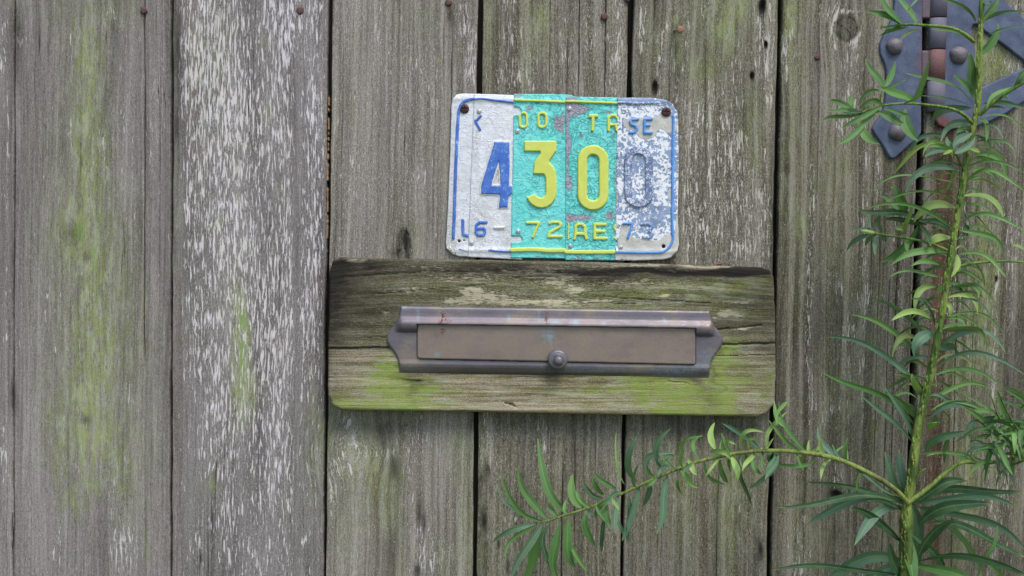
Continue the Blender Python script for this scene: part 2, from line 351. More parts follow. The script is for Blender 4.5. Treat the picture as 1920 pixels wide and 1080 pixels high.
dark_b = [(30, 55, 12, 40, .5), (24, 740, 6, 30, .7), (22, 400, 4, 300, .4), (332, 90, 8, 100, .65), (330, 240, 5, 40, .6), (133, 440, 16, 20, .55), (160, 785, 14, 12, .6), (162, 480, 6, 10, .5), (312, 500, 5, 600, .35), (34, 120, 8, 60, .4),  # stains, holes, knots; wide blobs under the mounting board paint its shadow
          (340, 150, 10, 200, .28), (760, 450, 12, 26, .55), (740, 474, 8, 8, .5), (845, 30, 10, 30, .45), (847, 90, 10, 100, .25), (700, 800, 120, 26, .45), (720, 830, 12, 40, .35), (738, 880, 8, 30, .7), (785, 960, 5, 30, .7), (795, 980, 4, 26, .8), (735, 1040, 8, 40, .5), (781, 1070, 8, 16, .8), (880, 900, 6, 200, .2),
          (916, 880, 6, 18, .75), (907, 975, 6, 24, 1.0), (903, 895, 4, 16, .7), (921, 920, 4, 16, .6), (953, 1060, 5, 20, .6), (936, 1020, 3, 8, .8), (1000, 790, 120, 14, .3), (925, 60, 8, 200, .3), (955, 80, 12, 80, .25),
          (1428, 12, 5.5, 13, 3), (1435, 84, 3.5, 7, 2.5), (1409, 141, 3.5, 7, 2.5), (1228, 160, 5, 12, 2.5), (1268, 60, 7, 14, .5), (1265, 130, 10, 60, .25), (1195, 60, 8, 200, .25), (1300, 800, 140, 26, .5), (1395, 850, 22, 40, .4), (1426, 1030, 6, 20, .9), (1225, 900, 20, 60, .2), (1400, 200, 20, 60, .25), (1330, 100, 60, 60, .15),
          (1568, 928, 9, 8, 1.6), (1566, 926, 20, 18, .5), (1570, 1000, 20, 20, .3), (1475, 312, 6, 10, .5), (1560, 300, 14, 60, .2), (1550, 600, 30, 80, .22), (1600, 800, 60, 60, .2), (1690, 300, 20, 60, .35), (1690, 420, 14, 120, .3), (1452, 600, 8, 300, .35), (1448, 900, 8, 200, .3),
          (1867, 525, 3, 6, 1.6), (1900, 800, 30, 300, .25), (1900, 640, 20, 100, .2), (1800, 300, 100, 24, .45), (1770, 980, 20, 100, .3), (1532, 118, 5, 20, .4), (1880, 1060, 60, 60, .3)]
rust_b = [(270, 30, 3, 16, .8), (841, 28, 5, 22, .8), (563, 26, 3, 10, .6), (1774, 330, 18, 90, 1.2), (1770, 440, 17, 100, 1.15), (1765, 560, 15, 110, 1.1), (1757, 700, 16, 110, 1.1), (1754, 860, 17, 110, 1.1), (1750, 1000, 18, 100, 1.1), (703, 900, 6, 90, .75), (720, 1060, 30, 40, .3), (1184, 10, 6, 14, .6),
          (1320, 960, 12, 120, .35), (780, 850, 14, 100, .25), (360, 160, 14, 200, .25), (960, 110, 12, 100, .4), (335, 760, 12, 200, .3), (1680, 350, 14, 80, .3), (1230, 1020, 10, 60, .3), (1360, 240, 12, 60, .2)]
knots = [(1586, 55, 22, 30, 1.1), (660, 842, 40, 34, 1.0), (133, 440, 18, 26, .8), (757, 450, 18, 26, .8), (1568, 928, 12, 22, 1.0), (155, 785, 12, 20, .7), (26, 50, 20, 30, .7), (1867, 525, 8, 20, .6), (1410, 142, 8, 16, .5), (1228, 160, 8, 20, .5)]
def masks(X, Y):
    wob = fbm(X / 22, Y / 90, 5, 3) - 0.5; wy = fbm(X / 18, Y / 60, 9, 3) - 0.5
    Xw = X + wob * 26; Yw = Y + wy * 60
    rx = fbm(X / 60, Y / 240, 31, 3)
    edge = smooth(560, 1750, X) * 0.17 + smooth(560, 1050, Y) * 0.09
    big = [(x_, y_, rx_ * (1.5 if rx_ > 7 else 1.1), ry_ * 1.1, a_ * (.82 if a_ < 1.25 else 1.25)) for x_, y_, rx_, ry_, a_ in moss_b]
    moss = blobs(Xw, Yw, big) * (0.25 + 0.75 * rx + 0.75 * fbm(X / 14, Y / 55, 37, 3)) + np.clip(rx - 0.42, 0, 1) * 0.4 * (0.5 + edge * 3) + edge * 0.75
    out = np.where((X < -20) | (X > 1960) | (Y < -60) | (Y > 1140), 1.0, 0.0)
    moss = moss + out * smooth(0.5, 0.7, fbm(X / 40, Y / 170, 77, 3)) * 0.8
    paint = blobs(X + wob * 12, Yw, paint_b) * (0.75 + 0.5 * fbm(X / 14, Y / 60, 41, 2)) + 0.10 + 0.24 * smooth(330, 352, X) * smooth(616, 600, X) * smooth(1200, 500, Y) + out * smooth(0.5, 0.75, fbm(X / 50, Y / 150, 99, 3)) * 0.6
    paint = np.where(paint > .4, .4 + (1 - np.exp(-(paint - .4) * 1.0)) * .42, paint)
    paint = paint * (1 - 0.7 * np.exp(-((X - 556) / 7) ** 2) * smooth(40, 170, Y))
    dark = blobs(X + wob * 5, Y + wy * 14, dark_b) + smooth(600, 1800, X) * 0.06 + smooth(500, 1000, Y) * 0.06 * (X > 600)  # dark blobs, plus painted shade growing towards the right and the bottom
    rust = blobs(X + wob * 6, Yw, rust_b)
    for cx, cy, a_, b_ in ((1587, 53, 21, 24), (757, 462, 13, 34)):
        rr = np.hypot((X - cx) / a_, (Y - cy) / b_); an = np.arctan2(Y - cy, X - cx)
        dark = dark + 0.5 * np.exp(-((rr - 1.0) / .12) ** 2) + .45 * (rr < 1) * (np.abs(np.sin(an * 2.5 + .5 * np.sin(3 * rr))) < .16)
        moss = moss * np.where(rr < .95, 0, 1) + .5 * (rr < .95); dark = dark + .45 * (rr < .95)
        if a_ > 20: paint = paint + .28 * np.exp(-((rr - 1.35) / .22) ** 2) * (fbm(X / 9, Y / 9, 6, 2) > .45)
    return moss, paint, dark, rust
def knot_warp(X, Y):
    dx = np.zeros(X.shape); rel = np.zeros(X.shape)
    for cx, cy, rx, ry, a in knots:
        e = np.exp(-((X - cx) / (rx * 1.5)) ** 2 - ((Y - cy) / (ry * 1.6)) ** 2)
        dx -= (X - cx) * e * 0.62 * a; rel += e * a
    return dx, rel

def board(name, xl, xr, mat, parent, seed, ylo=-60, yhi=1140, fine=2.3, off=0.0, cracks=(), label=None, cup=0.0, tan=0.0, thick=0.019):
    rows = np.concatenate([np.arange(-640, ylo, 26), np.arange(ylo, yhi, 3.2), np.arange(yhi, 2200, 26), [2200]]) if fine < 6 else np.concatenate([np.arange(-640, 2200, 13), [2200]])
    w = float(xr(540.) - xl(540.))
    cols = list(np.arange(0, w, fine)) + [w]
    cols = sorted(set([0, 0.7, 1.6, 3] + [c for c in cols if 3.5 < c < w - 3.5] + [w - 3, w - 1.6, w - 0.7, w]))
    crk = []
    for cx, c0, c1, dep in cracks:      # cx = photo x where the check starts
        u = cx - float(xl(np.float64((c0 + c1) / 2))); cols = [c for c in cols if abs(c - u) > 2.2] + [u - 1.5, u - 0.45, u, u + 0.45, u + 1.5]; crk.append((u, c0, c1, dep))
    cols = np.array(sorted(cols)); U, Y = np.meshgrid(cols, rows)
    XL = xl(Y) + (fbm(Y / 70, Y * 0 + seed, seed, 3) - 0.5) * 3.2; XR = xr(Y) + (fbm(Y / 60, Y * 0 + seed, seed + 5, 3) - 0.5) * 3.2
    X = XL + (XR - XL) * (U / w)
    dx, rel = knot_warp(X, Y)
    gxm = (X + dx - (XL - float(xl(0.)) * 0))          # along-board frame so grain follows a tilted board
    wav = (fbm(U / 90, Y / 500, seed + 3, 2) - 0.5) * 20
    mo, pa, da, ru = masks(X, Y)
    e = np.minimum(U, w - U)
    h = (fbm((gxm + wav) / 7, Y / 160, seed + 11, 3) - 0.5) * 1.5 + (fbm((gxm + wav) / 2.6, Y / 90, seed + 23, 2) - 0.5) * 0.8
    h = h - 3.0 * (1 - np.sqrt(np.clip(1 - (1 - np.clip(e / 3.4, 0, 1)) ** 2, 0, 1))) + cup * (1 - (2 * U / w - 1) ** 2)
    h = h - np.clip(da - 1.0, 0, 2) * 5 + rel * 0.8 * (fbm(X / 3, Y / 3, 8, 2) - 0.3)
    cr = np.zeros(X.shape)
    for u, c0, c1, dep in crk:
        a = np.clip(np.minimum(Y - c0, c1 - Y) / 60, 0, 1) * (0.6 + 0.6 * vnoise(Y / 30, Y * 0, seed))
        q = np.exp(-((U - u) / 0.75) ** 2) * a * dep
        h = h - q * 5; cr = np.maximum(cr, np.clip(q * 1.1, 0, 1))
    d = off * S + h * S
    V = np.stack([(X - 960) * S, -d, Z0 + (540 - Y) * S], -1)
    bl = V[:, :1].copy(); bl[..., 1] = thick; br = V[:, -1:].copy(); br[..., 1] = thick
    V = np.concatenate([bl, V, br], 1)
    pad = lambda A: np.concatenate([A[:, :1], A, A[:, -1:]], 1)
    G = np.stack([pad(gxm + wav) * S + seed * 1.37, V[..., 1] + seed, (540 - pad(Y)) * S + seed * 0.71], -1)
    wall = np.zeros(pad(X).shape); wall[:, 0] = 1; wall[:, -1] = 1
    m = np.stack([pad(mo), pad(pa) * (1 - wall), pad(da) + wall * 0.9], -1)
    n = np.stack([pad(ru), pad(X) * 0 + tan, pad(cr)], -1)
    ny, nx = V.shape[:2]; idx = np.arange(nx * ny).reshape(ny, nx)
    F = np.stack([idx[:-1, :-1], idx[1:, :-1], idx[1:, 1:], idx[:-1, 1:]], -1).reshape(-1, 4)
    at = {'grain': ('FLOAT_VECTOR', G.reshape(-1, 3)), 'm': ('FLOAT_VECTOR', m.reshape(-1, 3)), 'n': ('FLOAT_VECTOR', n.reshape(-1, 3))}
    return mesh(name, V.reshape(-1, 3), F, mat, parent, at, True, label)

def origin(px, py, d=0.0): return tuple(P(px, py, d))
W_ = {  # timber tones; right-hand ones also darkened in place of plant shade
    'a': wood('grey plank timber', sr(88, 82, 76), sr(131, 123, 117), sr(168, 160, 155), flake=sr(208, 202, 200), bandk=.35, fibk=.9, gritk=1.0),
    'b': wood('plank timber with old paint', sr(84, 78, 74), sr(126, 119, 115), sr(162, 155, 151), flake=sr(222, 213, 215), bandk=.35, fibk=.9),
    'c': wood('silvery plank timber', sr(88, 81, 70), sr(134, 127, 115), sr(180, 172, 161), speck=0.05, flake=sr(214, 206, 204)),
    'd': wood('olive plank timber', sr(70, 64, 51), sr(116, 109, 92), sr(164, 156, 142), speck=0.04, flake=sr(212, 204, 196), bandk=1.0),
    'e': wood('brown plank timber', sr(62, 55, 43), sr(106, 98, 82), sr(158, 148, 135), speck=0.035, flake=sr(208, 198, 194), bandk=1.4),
}
# ground
g = NT('garden soil'); gc = g.obj(); gn = g.noise(gc, (6, 6, 6), det=6, rough=0.7)
g.bump(gn, 0.03); gm_ = g.fin(g.ramp(gn, [(0.3, sr(60, 52, 40)), (0.55, sr(74, 84, 44)), (0.7, sr(98, 104, 62))]), 0.95)
gr = mesh('ground', [(-40, -40, 0), (40, -40, 0), (40, 40, 0), (-40, 40, 0)], [(0, 1, 2, 3)], gm_, smooth_=False); gr['kind'] = 'structure'; gr['label'] = 'garden ground in front of the fence'

fence = empty('plank_fence', (float((860 - 960) * S), 0.0, 0.0), 'weathered grey vertical plank fence carrying the mail slot and the colourful number plate', 'fence')
gate = empty('plank_gate', (float((2000 - 960) * S), 0.0, 0.0), 'mossy brown boards right of the dark gap, behind the leafy plant and triangular hinge leaf', 'gate')
const = lambda v: (lambda y: v + y * 0.0)
pl = []
def seam(i, s): return lambda y: gx(i, y, s)
pl.append(board('plank', const(-262), seam(0, -1), W_['a'], fence, 1, off=0.5))
pl.append(board('plank', seam(0, 1), seam(1, -1), W_['a'], fence, 2, off=-1.0, cracks=[(271, -60, 700, .8), (150, 240, 360, .4), (299, 80, 560, .3)], label='wide plank with a long green algae streak'))
pl.append(board('plank', seam(1, 1), seam(2, -1), W_['b'], fence, 3, off=1.0, label='plank covered in flaking white paint'))
pl.append(board('plank', seam(2, 1), seam(3, -1), W_['c'], fence, 4, off=0.0, cracks=[(832, 0, 160, .4), (846, 60, 480, .5), (641, 20, 480, .3), (798, 1000, 1140, .4)]))
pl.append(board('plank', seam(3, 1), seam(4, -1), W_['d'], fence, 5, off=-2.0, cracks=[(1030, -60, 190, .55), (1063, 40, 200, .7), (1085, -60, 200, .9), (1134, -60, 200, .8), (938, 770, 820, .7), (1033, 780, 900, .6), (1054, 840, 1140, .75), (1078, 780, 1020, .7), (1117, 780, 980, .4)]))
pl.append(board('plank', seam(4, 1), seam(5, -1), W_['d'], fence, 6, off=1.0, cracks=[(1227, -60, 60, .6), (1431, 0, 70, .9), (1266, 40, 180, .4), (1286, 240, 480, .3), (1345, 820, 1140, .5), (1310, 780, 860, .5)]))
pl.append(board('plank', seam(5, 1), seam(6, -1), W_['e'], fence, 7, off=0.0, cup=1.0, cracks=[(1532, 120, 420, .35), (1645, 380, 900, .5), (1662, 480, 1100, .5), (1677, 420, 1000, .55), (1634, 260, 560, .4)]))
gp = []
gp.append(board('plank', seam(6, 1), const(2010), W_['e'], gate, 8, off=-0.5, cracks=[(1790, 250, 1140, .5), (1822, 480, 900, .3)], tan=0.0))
# planks to either side of the picture, coarser
x = -262
for k in range(5):
    board('plank', const(x - 4 - 290), const(x - 4), W_['a' if k % 2 else 'c'], fence, 20 + k, fine=9, off=(-1) ** k); x -= 294
x = 2016
for k in range(4):
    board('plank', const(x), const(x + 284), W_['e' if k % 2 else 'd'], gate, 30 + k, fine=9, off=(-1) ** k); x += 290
def box_geo(x0, x1, y0, y1, z0, z1):
    V = [(x, y, z) for x in (x0, x1) for y in (y0, y1) for z in (z0, z1)]
    F = [(0, 1, 3, 2), (4, 6, 7, 5), (0, 4, 5, 1), (2, 3, 7, 6), (0, 2, 6, 4), (1, 5, 7, 3)]
    return V, F
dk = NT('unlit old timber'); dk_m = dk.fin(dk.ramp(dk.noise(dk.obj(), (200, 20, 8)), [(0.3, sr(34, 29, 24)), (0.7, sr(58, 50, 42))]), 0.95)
tn = NT('fresh split wood'); tn_m = tn.fin(tn.ramp(tn.noise(tn.obj(), (800, 20, 60)), [(0.3, sr(132, 100, 66)), (0.7, sr(188, 156, 112))]), 0.8)
zt, zb = Z0 + 1180 * S, 0.0
def batten(px, parent, w=44):
    V, F = box_geo((px - w - 960) * S, (px + w - 960) * S, 0.0215, 0.040, zb + 0.02, zt - 0.02); mesh('backing_batten', V, F, dk_m, parent, smooth_=False)
for i in range(7): batten((gaps[i][0] + gaps[i][1]) / 2 + (20 if i == 6 else 0), fence if i < 6 else fence, 44 if i < 6 else 60)
x = -262
for k in range(5): batten(x - 2, fence); x -= 294
x = 2013
for k in range(4): batten(x, gate); x += 290
for zz in (0.35, 1.75):
    V, F = box_geo((-1740 - 960) * S, (1710 - 960) * S, 0.0415, 0.080, zz, zz + 0.09); mesh('rail', V, F, dk_m, fence, smooth_=False)
    V, F = box_geo((1776 - 960) * S, (3170 - 960) * S, 0.0415, 0.080, zz, zz + 0.09); mesh('rail', V, F, dk_m, gate, smooth_=False)
field_mesh('wood_sliver', lambda X, Y: sd_line(X, Y, [(616.2, 178), (615.6, 260), (613.6, 330), (613.4, 420), (611.4, 478)], 1.5 ) + (vnoise(X * 0, Y / 5, 3) - 0.4) * 1.6, (608, 170, 622, 486), 0.6,
           lambda x, y, s: s * 0, -0.004, 0.012, tn_m, fence, label='thin sliver of fresh orange wood inside the joint')

# nails
ns = NT('rusty nail'); c = ns.obj(); q = ns.noise(c, (500, 500, 500), det=4, rough=0.7); ns.bump(q, 0.0006)
nail_m = ns.fin(ns.ramp(q, [(0.3, sr(62, 42, 40)), (0.55, sr(106, 78, 74)), (0.75, sr(136, 108, 100))]), 0.75, 0.3)
for px, py, r, k in ((270, 20, 6.6, 1), (563, 20, 7, 2), (841, 5, 6.6, 3), (1133, 31, 6.6, 4), (1176, -2, 5.5, 4), (1532, 107, 5.6, 6)):
    lathe('nail', px, py, 0.0003, [(r * .9, -3), (r, 0.5), (r, 1.6), (r * .85, 2.6), (r * .4, 3.0)], nail_m, pl[k], 20, seed=px * 0.1)
a = P(1264, 57, 0.0); b = P(1274, 56, 0.016)
V, F = tube_geo([a + (b - a) * t for t in (-.6, 0, .3, .6, .95)], [0.0016] * 5, 10)
nb = mesh('nail', V, F, NT('pale nail shank').fin(sr(150, 148, 128), 0.5, 0.5), pl[5], label='bent nail standing out of the plank')
lathe('nail_head', 1275.5, 55.5, 0.015, [(3, -1), (6.6, 0), (6.8, 1.2), (5, 2.4), (2, 2.7)], NT('orange rusted nail head').fin(sr(150, 104, 88), 0.7, 0.2), nb, 20, seed=2.0)

# ------------------------------------------------------------ mounting board of the mail slot
mb = empty('mounting_board', origin(1035, 780, 0), 'thick horizontal wooden board with rounded corners and green algae, behind the brass mail slot', 'board')
out = [(640, 482.5), (900, 487), (1180, 493), (1425, 501), (1442, 506), (1450, 520), (1453, 600), (1453.5, 700), (1452, 756), (1434, 777), (1418, 781.5), (1200, 778), (900, 772.5), (642, 768.5), (624, 760), (615.5, 742), (616, 660), (617.5, 580), (618.5, 508), (625, 489)]
def f_board(X, Y): return sd_poly(X, Y, out) + (fbm(X / 40, Y / 12, 3, 3) - 0.5) * 1.6
bcr = [([(617, 653.5), (660, 653), (705, 651.5), (730, 651)], 3.4, 1.0), ([(680, 632), (730, 631.5)], 1.2, .7), ([(1352, 646), (1400, 644.5), (1455, 643)], 3.0, 1.0), ([(1338, 618), (1390, 613.5), (1425, 610)], 2.6, .9), ([(1340, 667), (1400, 665.5), (1455, 665)], 1.2, .6),
       ([(1130, 556), (1220, 562), (1330, 568)], 1.2, .7), ([(1100, 567), (1190, 570)], 1.2, .6), ([(700, 552), (840, 540), (930, 531)], 1.3, .5), ([(960, 520), (1140, 516)], 1.3, .5), ([(947, 755), (962, 757)], 2.5, .9), ([(955, 758), (966, 761)], 2, .9), ([(1250, 714), (1290, 718)], 1.3, .5), ([(640, 520), (760, 512), (900, 509)], 1.3, .35)]
def b_crack(x, y):
    q = np.zeros(x.shape); yy = y + (vnoise(x / 9, x * 0, 12) - .5) * 1.4
    for pts, w, a in bcr: q = np.maximum(q, a * np.clip(1 - (sd_line(x, yy, pts, 0)) / (w * 0.9), 0, 1))
    return q
def b_curve(x, y): return y + 26 * np.exp(-((x - 930) / 260) ** 2) * smooth(640, 500, y) + 8 * np.sin(x / 90) * smooth(640, 520, y)
def h_board(x, y, s):
    yc = b_curve(x, y)
    h = 9.6 * np.sqrt(np.clip(1 - (1 - np.clip(s / 6, 0, 1)) ** 2, 0, 1))
    return h + (fbm(yc / 5, x / 170, 61, 3) - 0.5) * 2.0 * smooth(660, 560, y) + (fbm(yc / 3, x / 120, 66, 2) - 0.5) * 0.8 - 4 * b_crack(x, y)
b_moss = [(1240, 540, 160, 26, .75), (1120, 560, 120, 14, .5), (1390, 530, 50, 30, .6), (1250, 585, 200, 8, .6), (900, 535, 160, 26, .38), (760, 560, 120, 20, .3), (700, 600, 60, 30, .3), (1400, 590, 50, 30, .4), (1370, 650, 14, 20, .8), (735, 680, 18, 34, 1.1), (715, 720, 50, 34, 1.0), (770, 745, 26, 26, .9), (790, 720, 40, 18, .7), (690, 755, 80, 14, .7), (830, 750, 60, 24, .55),
          (950, 735, 200, 8, .35), (1200, 720, 110, 12, .9), (1250, 740, 60, 36, .9), (1280, 755, 22, 24, 1.3), (1130, 745, 120, 26, .5), (1350, 700, 16, 60, 1.3), (1345, 755, 22, 26, 1.3), (1385, 690, 30, 60, .6), (1420, 740, 30, 40, .4), (1040, 706, 280, 5, .6), (1310, 770, 60, 10, .9), (640, 760, 30, 12, .7), (1440, 720, 12, 50, .5), (900, 768, 260, 6, .3)]
b_dark = [(650, 540, 60, 50, .75), (620, 600, 30, 120, .5), (700, 600, 60, 50, .5), (690, 500, 80, 16, .45), (880, 510, 140, 14, .45), (1060, 512, 160, 12, .55), (1290, 508, 200, 8, 1.0), (1390, 507, 80, 9, 1.2), (1150, 530, 40, 14, .5), (800, 560, 120, 30, .45), (1400, 560, 60, 30, .4), (1420, 590, 60, 40, .4), (1350, 610, 60, 20, .4), (785, 712, 40, 5, .9), (780, 728, 9, 28, .5), (760, 712, 20, 7, .6), (1310, 716, 12, 26, .45), (1345, 700, 6, 60, .45), (1330, 755, 10, 20, .5), (1270, 712, 50, 4, .7), (1080, 700, 300, 4, .5), (1440, 660, 14, 100, .3), (620, 700, 10, 60, .25)]
b_paint = [(660, 490, 34, 4, 1.0), (800, 500, 60, 10, .4), (870, 520, 80, 14, .55), (905, 555, 50, 8, .8), (890, 545, 14, 7, 1.0), (940, 567, 60, 5, .9), (860, 565, 30, 6, .8), (770, 545, 40, 8, .5), (720, 588, 12, 4, .8), (1000, 510, 80, 10, .7), (1040, 525, 40, 20, .6), (1085, 545, 26, 8, 1.0), (1040, 565, 60, 6, .9), (1160, 530, 40, 12, .6), (1260, 535, 60, 10, .4), (1250, 555, 14, 3, .9), (1370, 588, 16, 6, 1.3), (1390, 567, 30, 5, 1.0), (1350, 598, 14, 4, .8), (1400, 615, 30, 3, 1.1), (1300, 505, 120, 5, 1.1), (1400, 510, 40, 5, 1.1), (1240, 499, 160, 3, .9), (1080, 573, 90, 3, .6), (1135, 564, 20, 4, 1.0), (1330, 690, 4, 50, .5)]
def b_m(x, y):
    wx = (fbm(x / 50, y / 14, 15, 3) - .5); wy = (fbm(x / 60, y / 16, 16, 3) - .5)
    X, Y = x + wx * 60, y + wy * 22
    up = smooth(660, 640, y + 0 * x); r = fbm(x / 140, y / 14, 35, 3)
    mo = (1 - .35 * up) * blobs(X, Y, [(p, q_, u * 1.25, v * 1.15, w_) for p, q_, u, v, w_ in b_moss]) * (.6 + .8 * r) + up * 0.34 + (1 - up) * 0.2
    return np.stack([mo, blobs(X, y + wy * 8, b_paint) * 1.05 * (.4 + 1.1 * fbm(x / 7, y / 4, 52, 2)) + 0.12 * up, blobs(X, Y, b_dark) * .72 + up * (.05 + .35 * np.exp(-((y - 497 - (x - 640) * .02) / 15) ** 2) + .3 * np.exp(-((x - 618) / 34) ** 2))], -1)
def b_n(x, y):
    low = smooth(648, 664, y + 0 * x); r = fbm(x / 160, y / 5, 45, 3)
    tan = low * (0.6 + 0.6 * np.exp(-((x - 1050) / 280) ** 2) * smooth(690, 715, y)) * (.5 + r)
    rust = blobs(x, y, [(1120, 716, 70, 4, .7), (1080, 772, 300, 5, .3), (1330, 690, 4, 40, .6), (1010, 712, 90, 4, .5), (1310, 722, 10, 24, .35), (760, 706, 40, 3, .5)])
    return np.stack([rust, tan, b_crack(x, y)], -1)
wb = wood('mounting board timber', sr(54, 48, 38), sr(106, 97, 77), sr(150, 139, 118), moss_d=sr(78, 80, 42), moss_l=sr(138, 146, 74), flake=sr(196, 180, 156), fine=0.9, speck=.035, gritk=1.5, flk=2.1, lime=sr(132, 156, 52), limet=.95)
field_mesh('board', f_board, (610, 476, 1460, 786), 1.7, h_board, 0.016, 0.015, wb, mb, {
    'grain': ('FLOAT_VECTOR', lambda x, y: np.stack([b_curve(x, y) * S + 4.4, x * 0, x * S + 2.1], -1)),
    'm': ('FLOAT_VECTOR', b_m), 'n': ('FLOAT_VECTOR', b_n)})
BF = 0.016 + 9.6 * S     # front of the mounting board

# ------------------------------------------------------------ brass mail slot
def brass(name, base=sr(114, 108, 112)):
    N = NT(name); c = N.obj()
    a = N.noise(c, (14, 14, 26), det=4, rough=0.6); b = N.noise(c, (260, 260, 260), det=3, rough=0.7); M = N.sep(N.attr('m'))
    col = N.ramp(N.math('ADD', N.math('MULTIPLY', a, .75), N.math('MULTIPLY', b, .25)), [(0.32, tuple(v * .72 for v in base)), (0.5, base), (0.66, sr(146, 132, 112))])
    col = N.mix(N.mr(N.noise(c, (40, 40, 60), (4, 4, 4), det=4), .45, .62, 0, .3), col, sr(128, 110, 118)); col = N.mix(N.mr(N.noise(c, (900, 900, 900), (4, 4, 4), det=2), .62, .72, 0, .35), col, sr(72, 64, 60))
    col = N.mix(N.math('MULTIPLY', M[0], N.mr(b, 0.35, 0.6, .2, 1), clamp=True), col, sr(128, 150, 158))   # verdigris
    col = N.mix(N.math('MULTIPLY', M[1], N.mr(N.noise(c, (420, 420, 420), det=2), 0.45, 0.56), clamp=True), col, sr(84, 40, 34))
    col = N.mix(N.math('MULTIPLY', M[2], 0.75, clamp=True), col, sr(70, 66, 44))
    N.bump(N.math('ADD', b, N.math('MULTIPLY', a, 1.5)), 0.0004, 0.5)
    return N.fin(col, N.mr(b, 0.3, 0.7, 0.42, 0.56), 0.45, 0.5)
br_m = brass('tarnished brass'); brf_m = brass('tarnished brass flap', sr(140, 125, 112))
ms = empty('mail_slot', origin(1040, 706, BF), 'long tarnished brass mail slot with round knob, fixed on the green-stained board', 'mail slot')
LE = [(751.3, 573.3), (749.8, 583.7), (746.9, 595.6), (738, 608.9), (729.5, 621.5), (725, 632.6), (726.3, 643), (734.3, 654.8), (743.2, 668.1), (748, 683), (749, 698.5)]
RE = [(1329.8, 708), (1332, 686), (1337.5, 671), (1347.4, 656.3), (1353.8, 645.5), (1354.2, 634), (1346.5, 619.3), (1337.8, 608.9), (1333.3, 595.6), (1331, 582)]
sl_out = [(751.3, 573.3)] + [tuple(p) for p in spline(LE, 4, False)][1:] + [tuple(p) for p in spline(RE, 4, False)]
def slot_t(x, y): return y - (573.3 + (x - 751) * 0.0147)
def f_flap(X, Y, g=0.0):
    return sd_poly(X, Y, [(783, 606), (1303, 614), (1302.5, 681.5), (1300, 683), (787, 672), (783, 668)]) - g
def h_slot(x, y, s):
    t = slot_t(x, y)
    inner = smooth(781, 786, x) * smooth(1305, 1300, x)
    yb = 49 - 14.5 * inner
    endf = smooth(738, 756, x) * smooth(1343, 1326, x)
    prof = np.interp(t, [0, 1.5, 5, 9, 14, 19, 22, 25, 28, 31, 33], [1.5, 4.6, 5.4, 5.8, 6.1, 6.9, 8.3, 10.6, 12.7, 13.9, 14.1])
    lob = np.interp(t, [33, 37, 41, 44, 47, 49.5], [14.1, 13.8, 12.7, 11.0, 8.2, 5])
    hood = np.where(t < 33, prof, np.where(inner > .5, 13.2, lob))
    body = 5.0 + 0 * t
    bot = np.interp(t, [100, 108, 113, 124], [0, 1.2, 0.3, -3.6])
    m = smooth(yb + 1.0, yb - 0.6, t) * (1 - (1 - endf) * smooth(16, 30, t))
    h = body + (hood - body) * m + bot * (t > 60)
    h = h * np.sqrt(np.clip(1 - (1 - np.clip(s / 5.0, 0, 1)) ** 2, 0.02, 1))
    h = np.where(f_flap(x, y, 1.0) < 0, np.where(t > 34.5, 0.5, h), h)
    return h
def sl_m(x, y):
    verd = blobs(x, y, [(1250, 698, 50, 6, .8), (1100, 696, 80, 7, .5), (1026, 625, 12, 9, 1.0), (1032, 636, 4, 10, 1.0), (757, 575, 8, 4, 1.2), (785, 586, 3, 14, .6), (820, 664, 5, 5, .9), (768, 686, 8, 8, .5), (1040, 603, 12, 3, .8), (1078, 604, 8, 6, .8), (955, 595, 4, 8, .5), (1010, 590, 3, 14, .5), (1245, 600, 4, 4, .8), (1130, 607, 5, 4, .6), (1320, 670, 16, 16, .35), (1290, 690, 60, 10, .3)])
    rst = blobs(x, y, [(831, 590, 3, 18, 1.1), (836, 600, 9, 6, .9), (831, 620, 4, 5, 1.1), (1024, 596, 4, 14, 1.0), (826, 604, 4, 4, .8)])
    drt = blobs(x, y, [(900, 694, 180, 7, .7), (1150, 702, 160, 4, .6), (790, 618, 20, 4, .3), (1060, 610, 400, 3, .3), (1000, 700, 300, 3, .6), (1320, 700, 14, 6, .5)])
    return np.stack([verd, rst, drt], -1)
field_mesh('slot_plate', lambda X, Y: sd_poly(X, Y, sl_out), (720, 568, 1360, 714), 1.1, h_slot, BF, 0.003, br_m, ms, {'m': ('FLOAT_VECTOR', sl_m)})
flap = field_mesh('flap', lambda X, Y: f_flap(X, Y) , (780, 600, 1306, 686), 1.3, lambda x, y, s: 6.2 + 1.6 * np.sqrt(np.clip(1 - (1 - np.clip(s / 2.5, 0, 1)) ** 2, 0, 1)) + 0.02 * (y - 606), BF, -0.0005, brf_m, ms, {'m': ('FLOAT_VECTOR', sl_m)})
def km(o, v=(0.1, 0, 0)):
    a = o.data.attributes.new('m', 'FLOAT_VECTOR', 'POINT'); a.data.foreach_set('vector', np.tile(np.array(v, np.float32), len(o.data.vertices))); return o
kn = km(lathe('knob', 1044.2, 672.3, BF + 8 * S, [(9, -2), (12, 1), (16.5, 3), (18, 6), (18, 9), (16, 11.5), (13.2, 12.5), (12.4, 12.2), (11.6, 12.8), (10.8, 13.6), (9.6, 13.2), (8.6, 12.6), (8.4, 14), (8.2, 17), (7, 19.5), (4.6, 21), (2, 21.6)], br_m, flap, 40, tilt=(0.12, -0.16)))

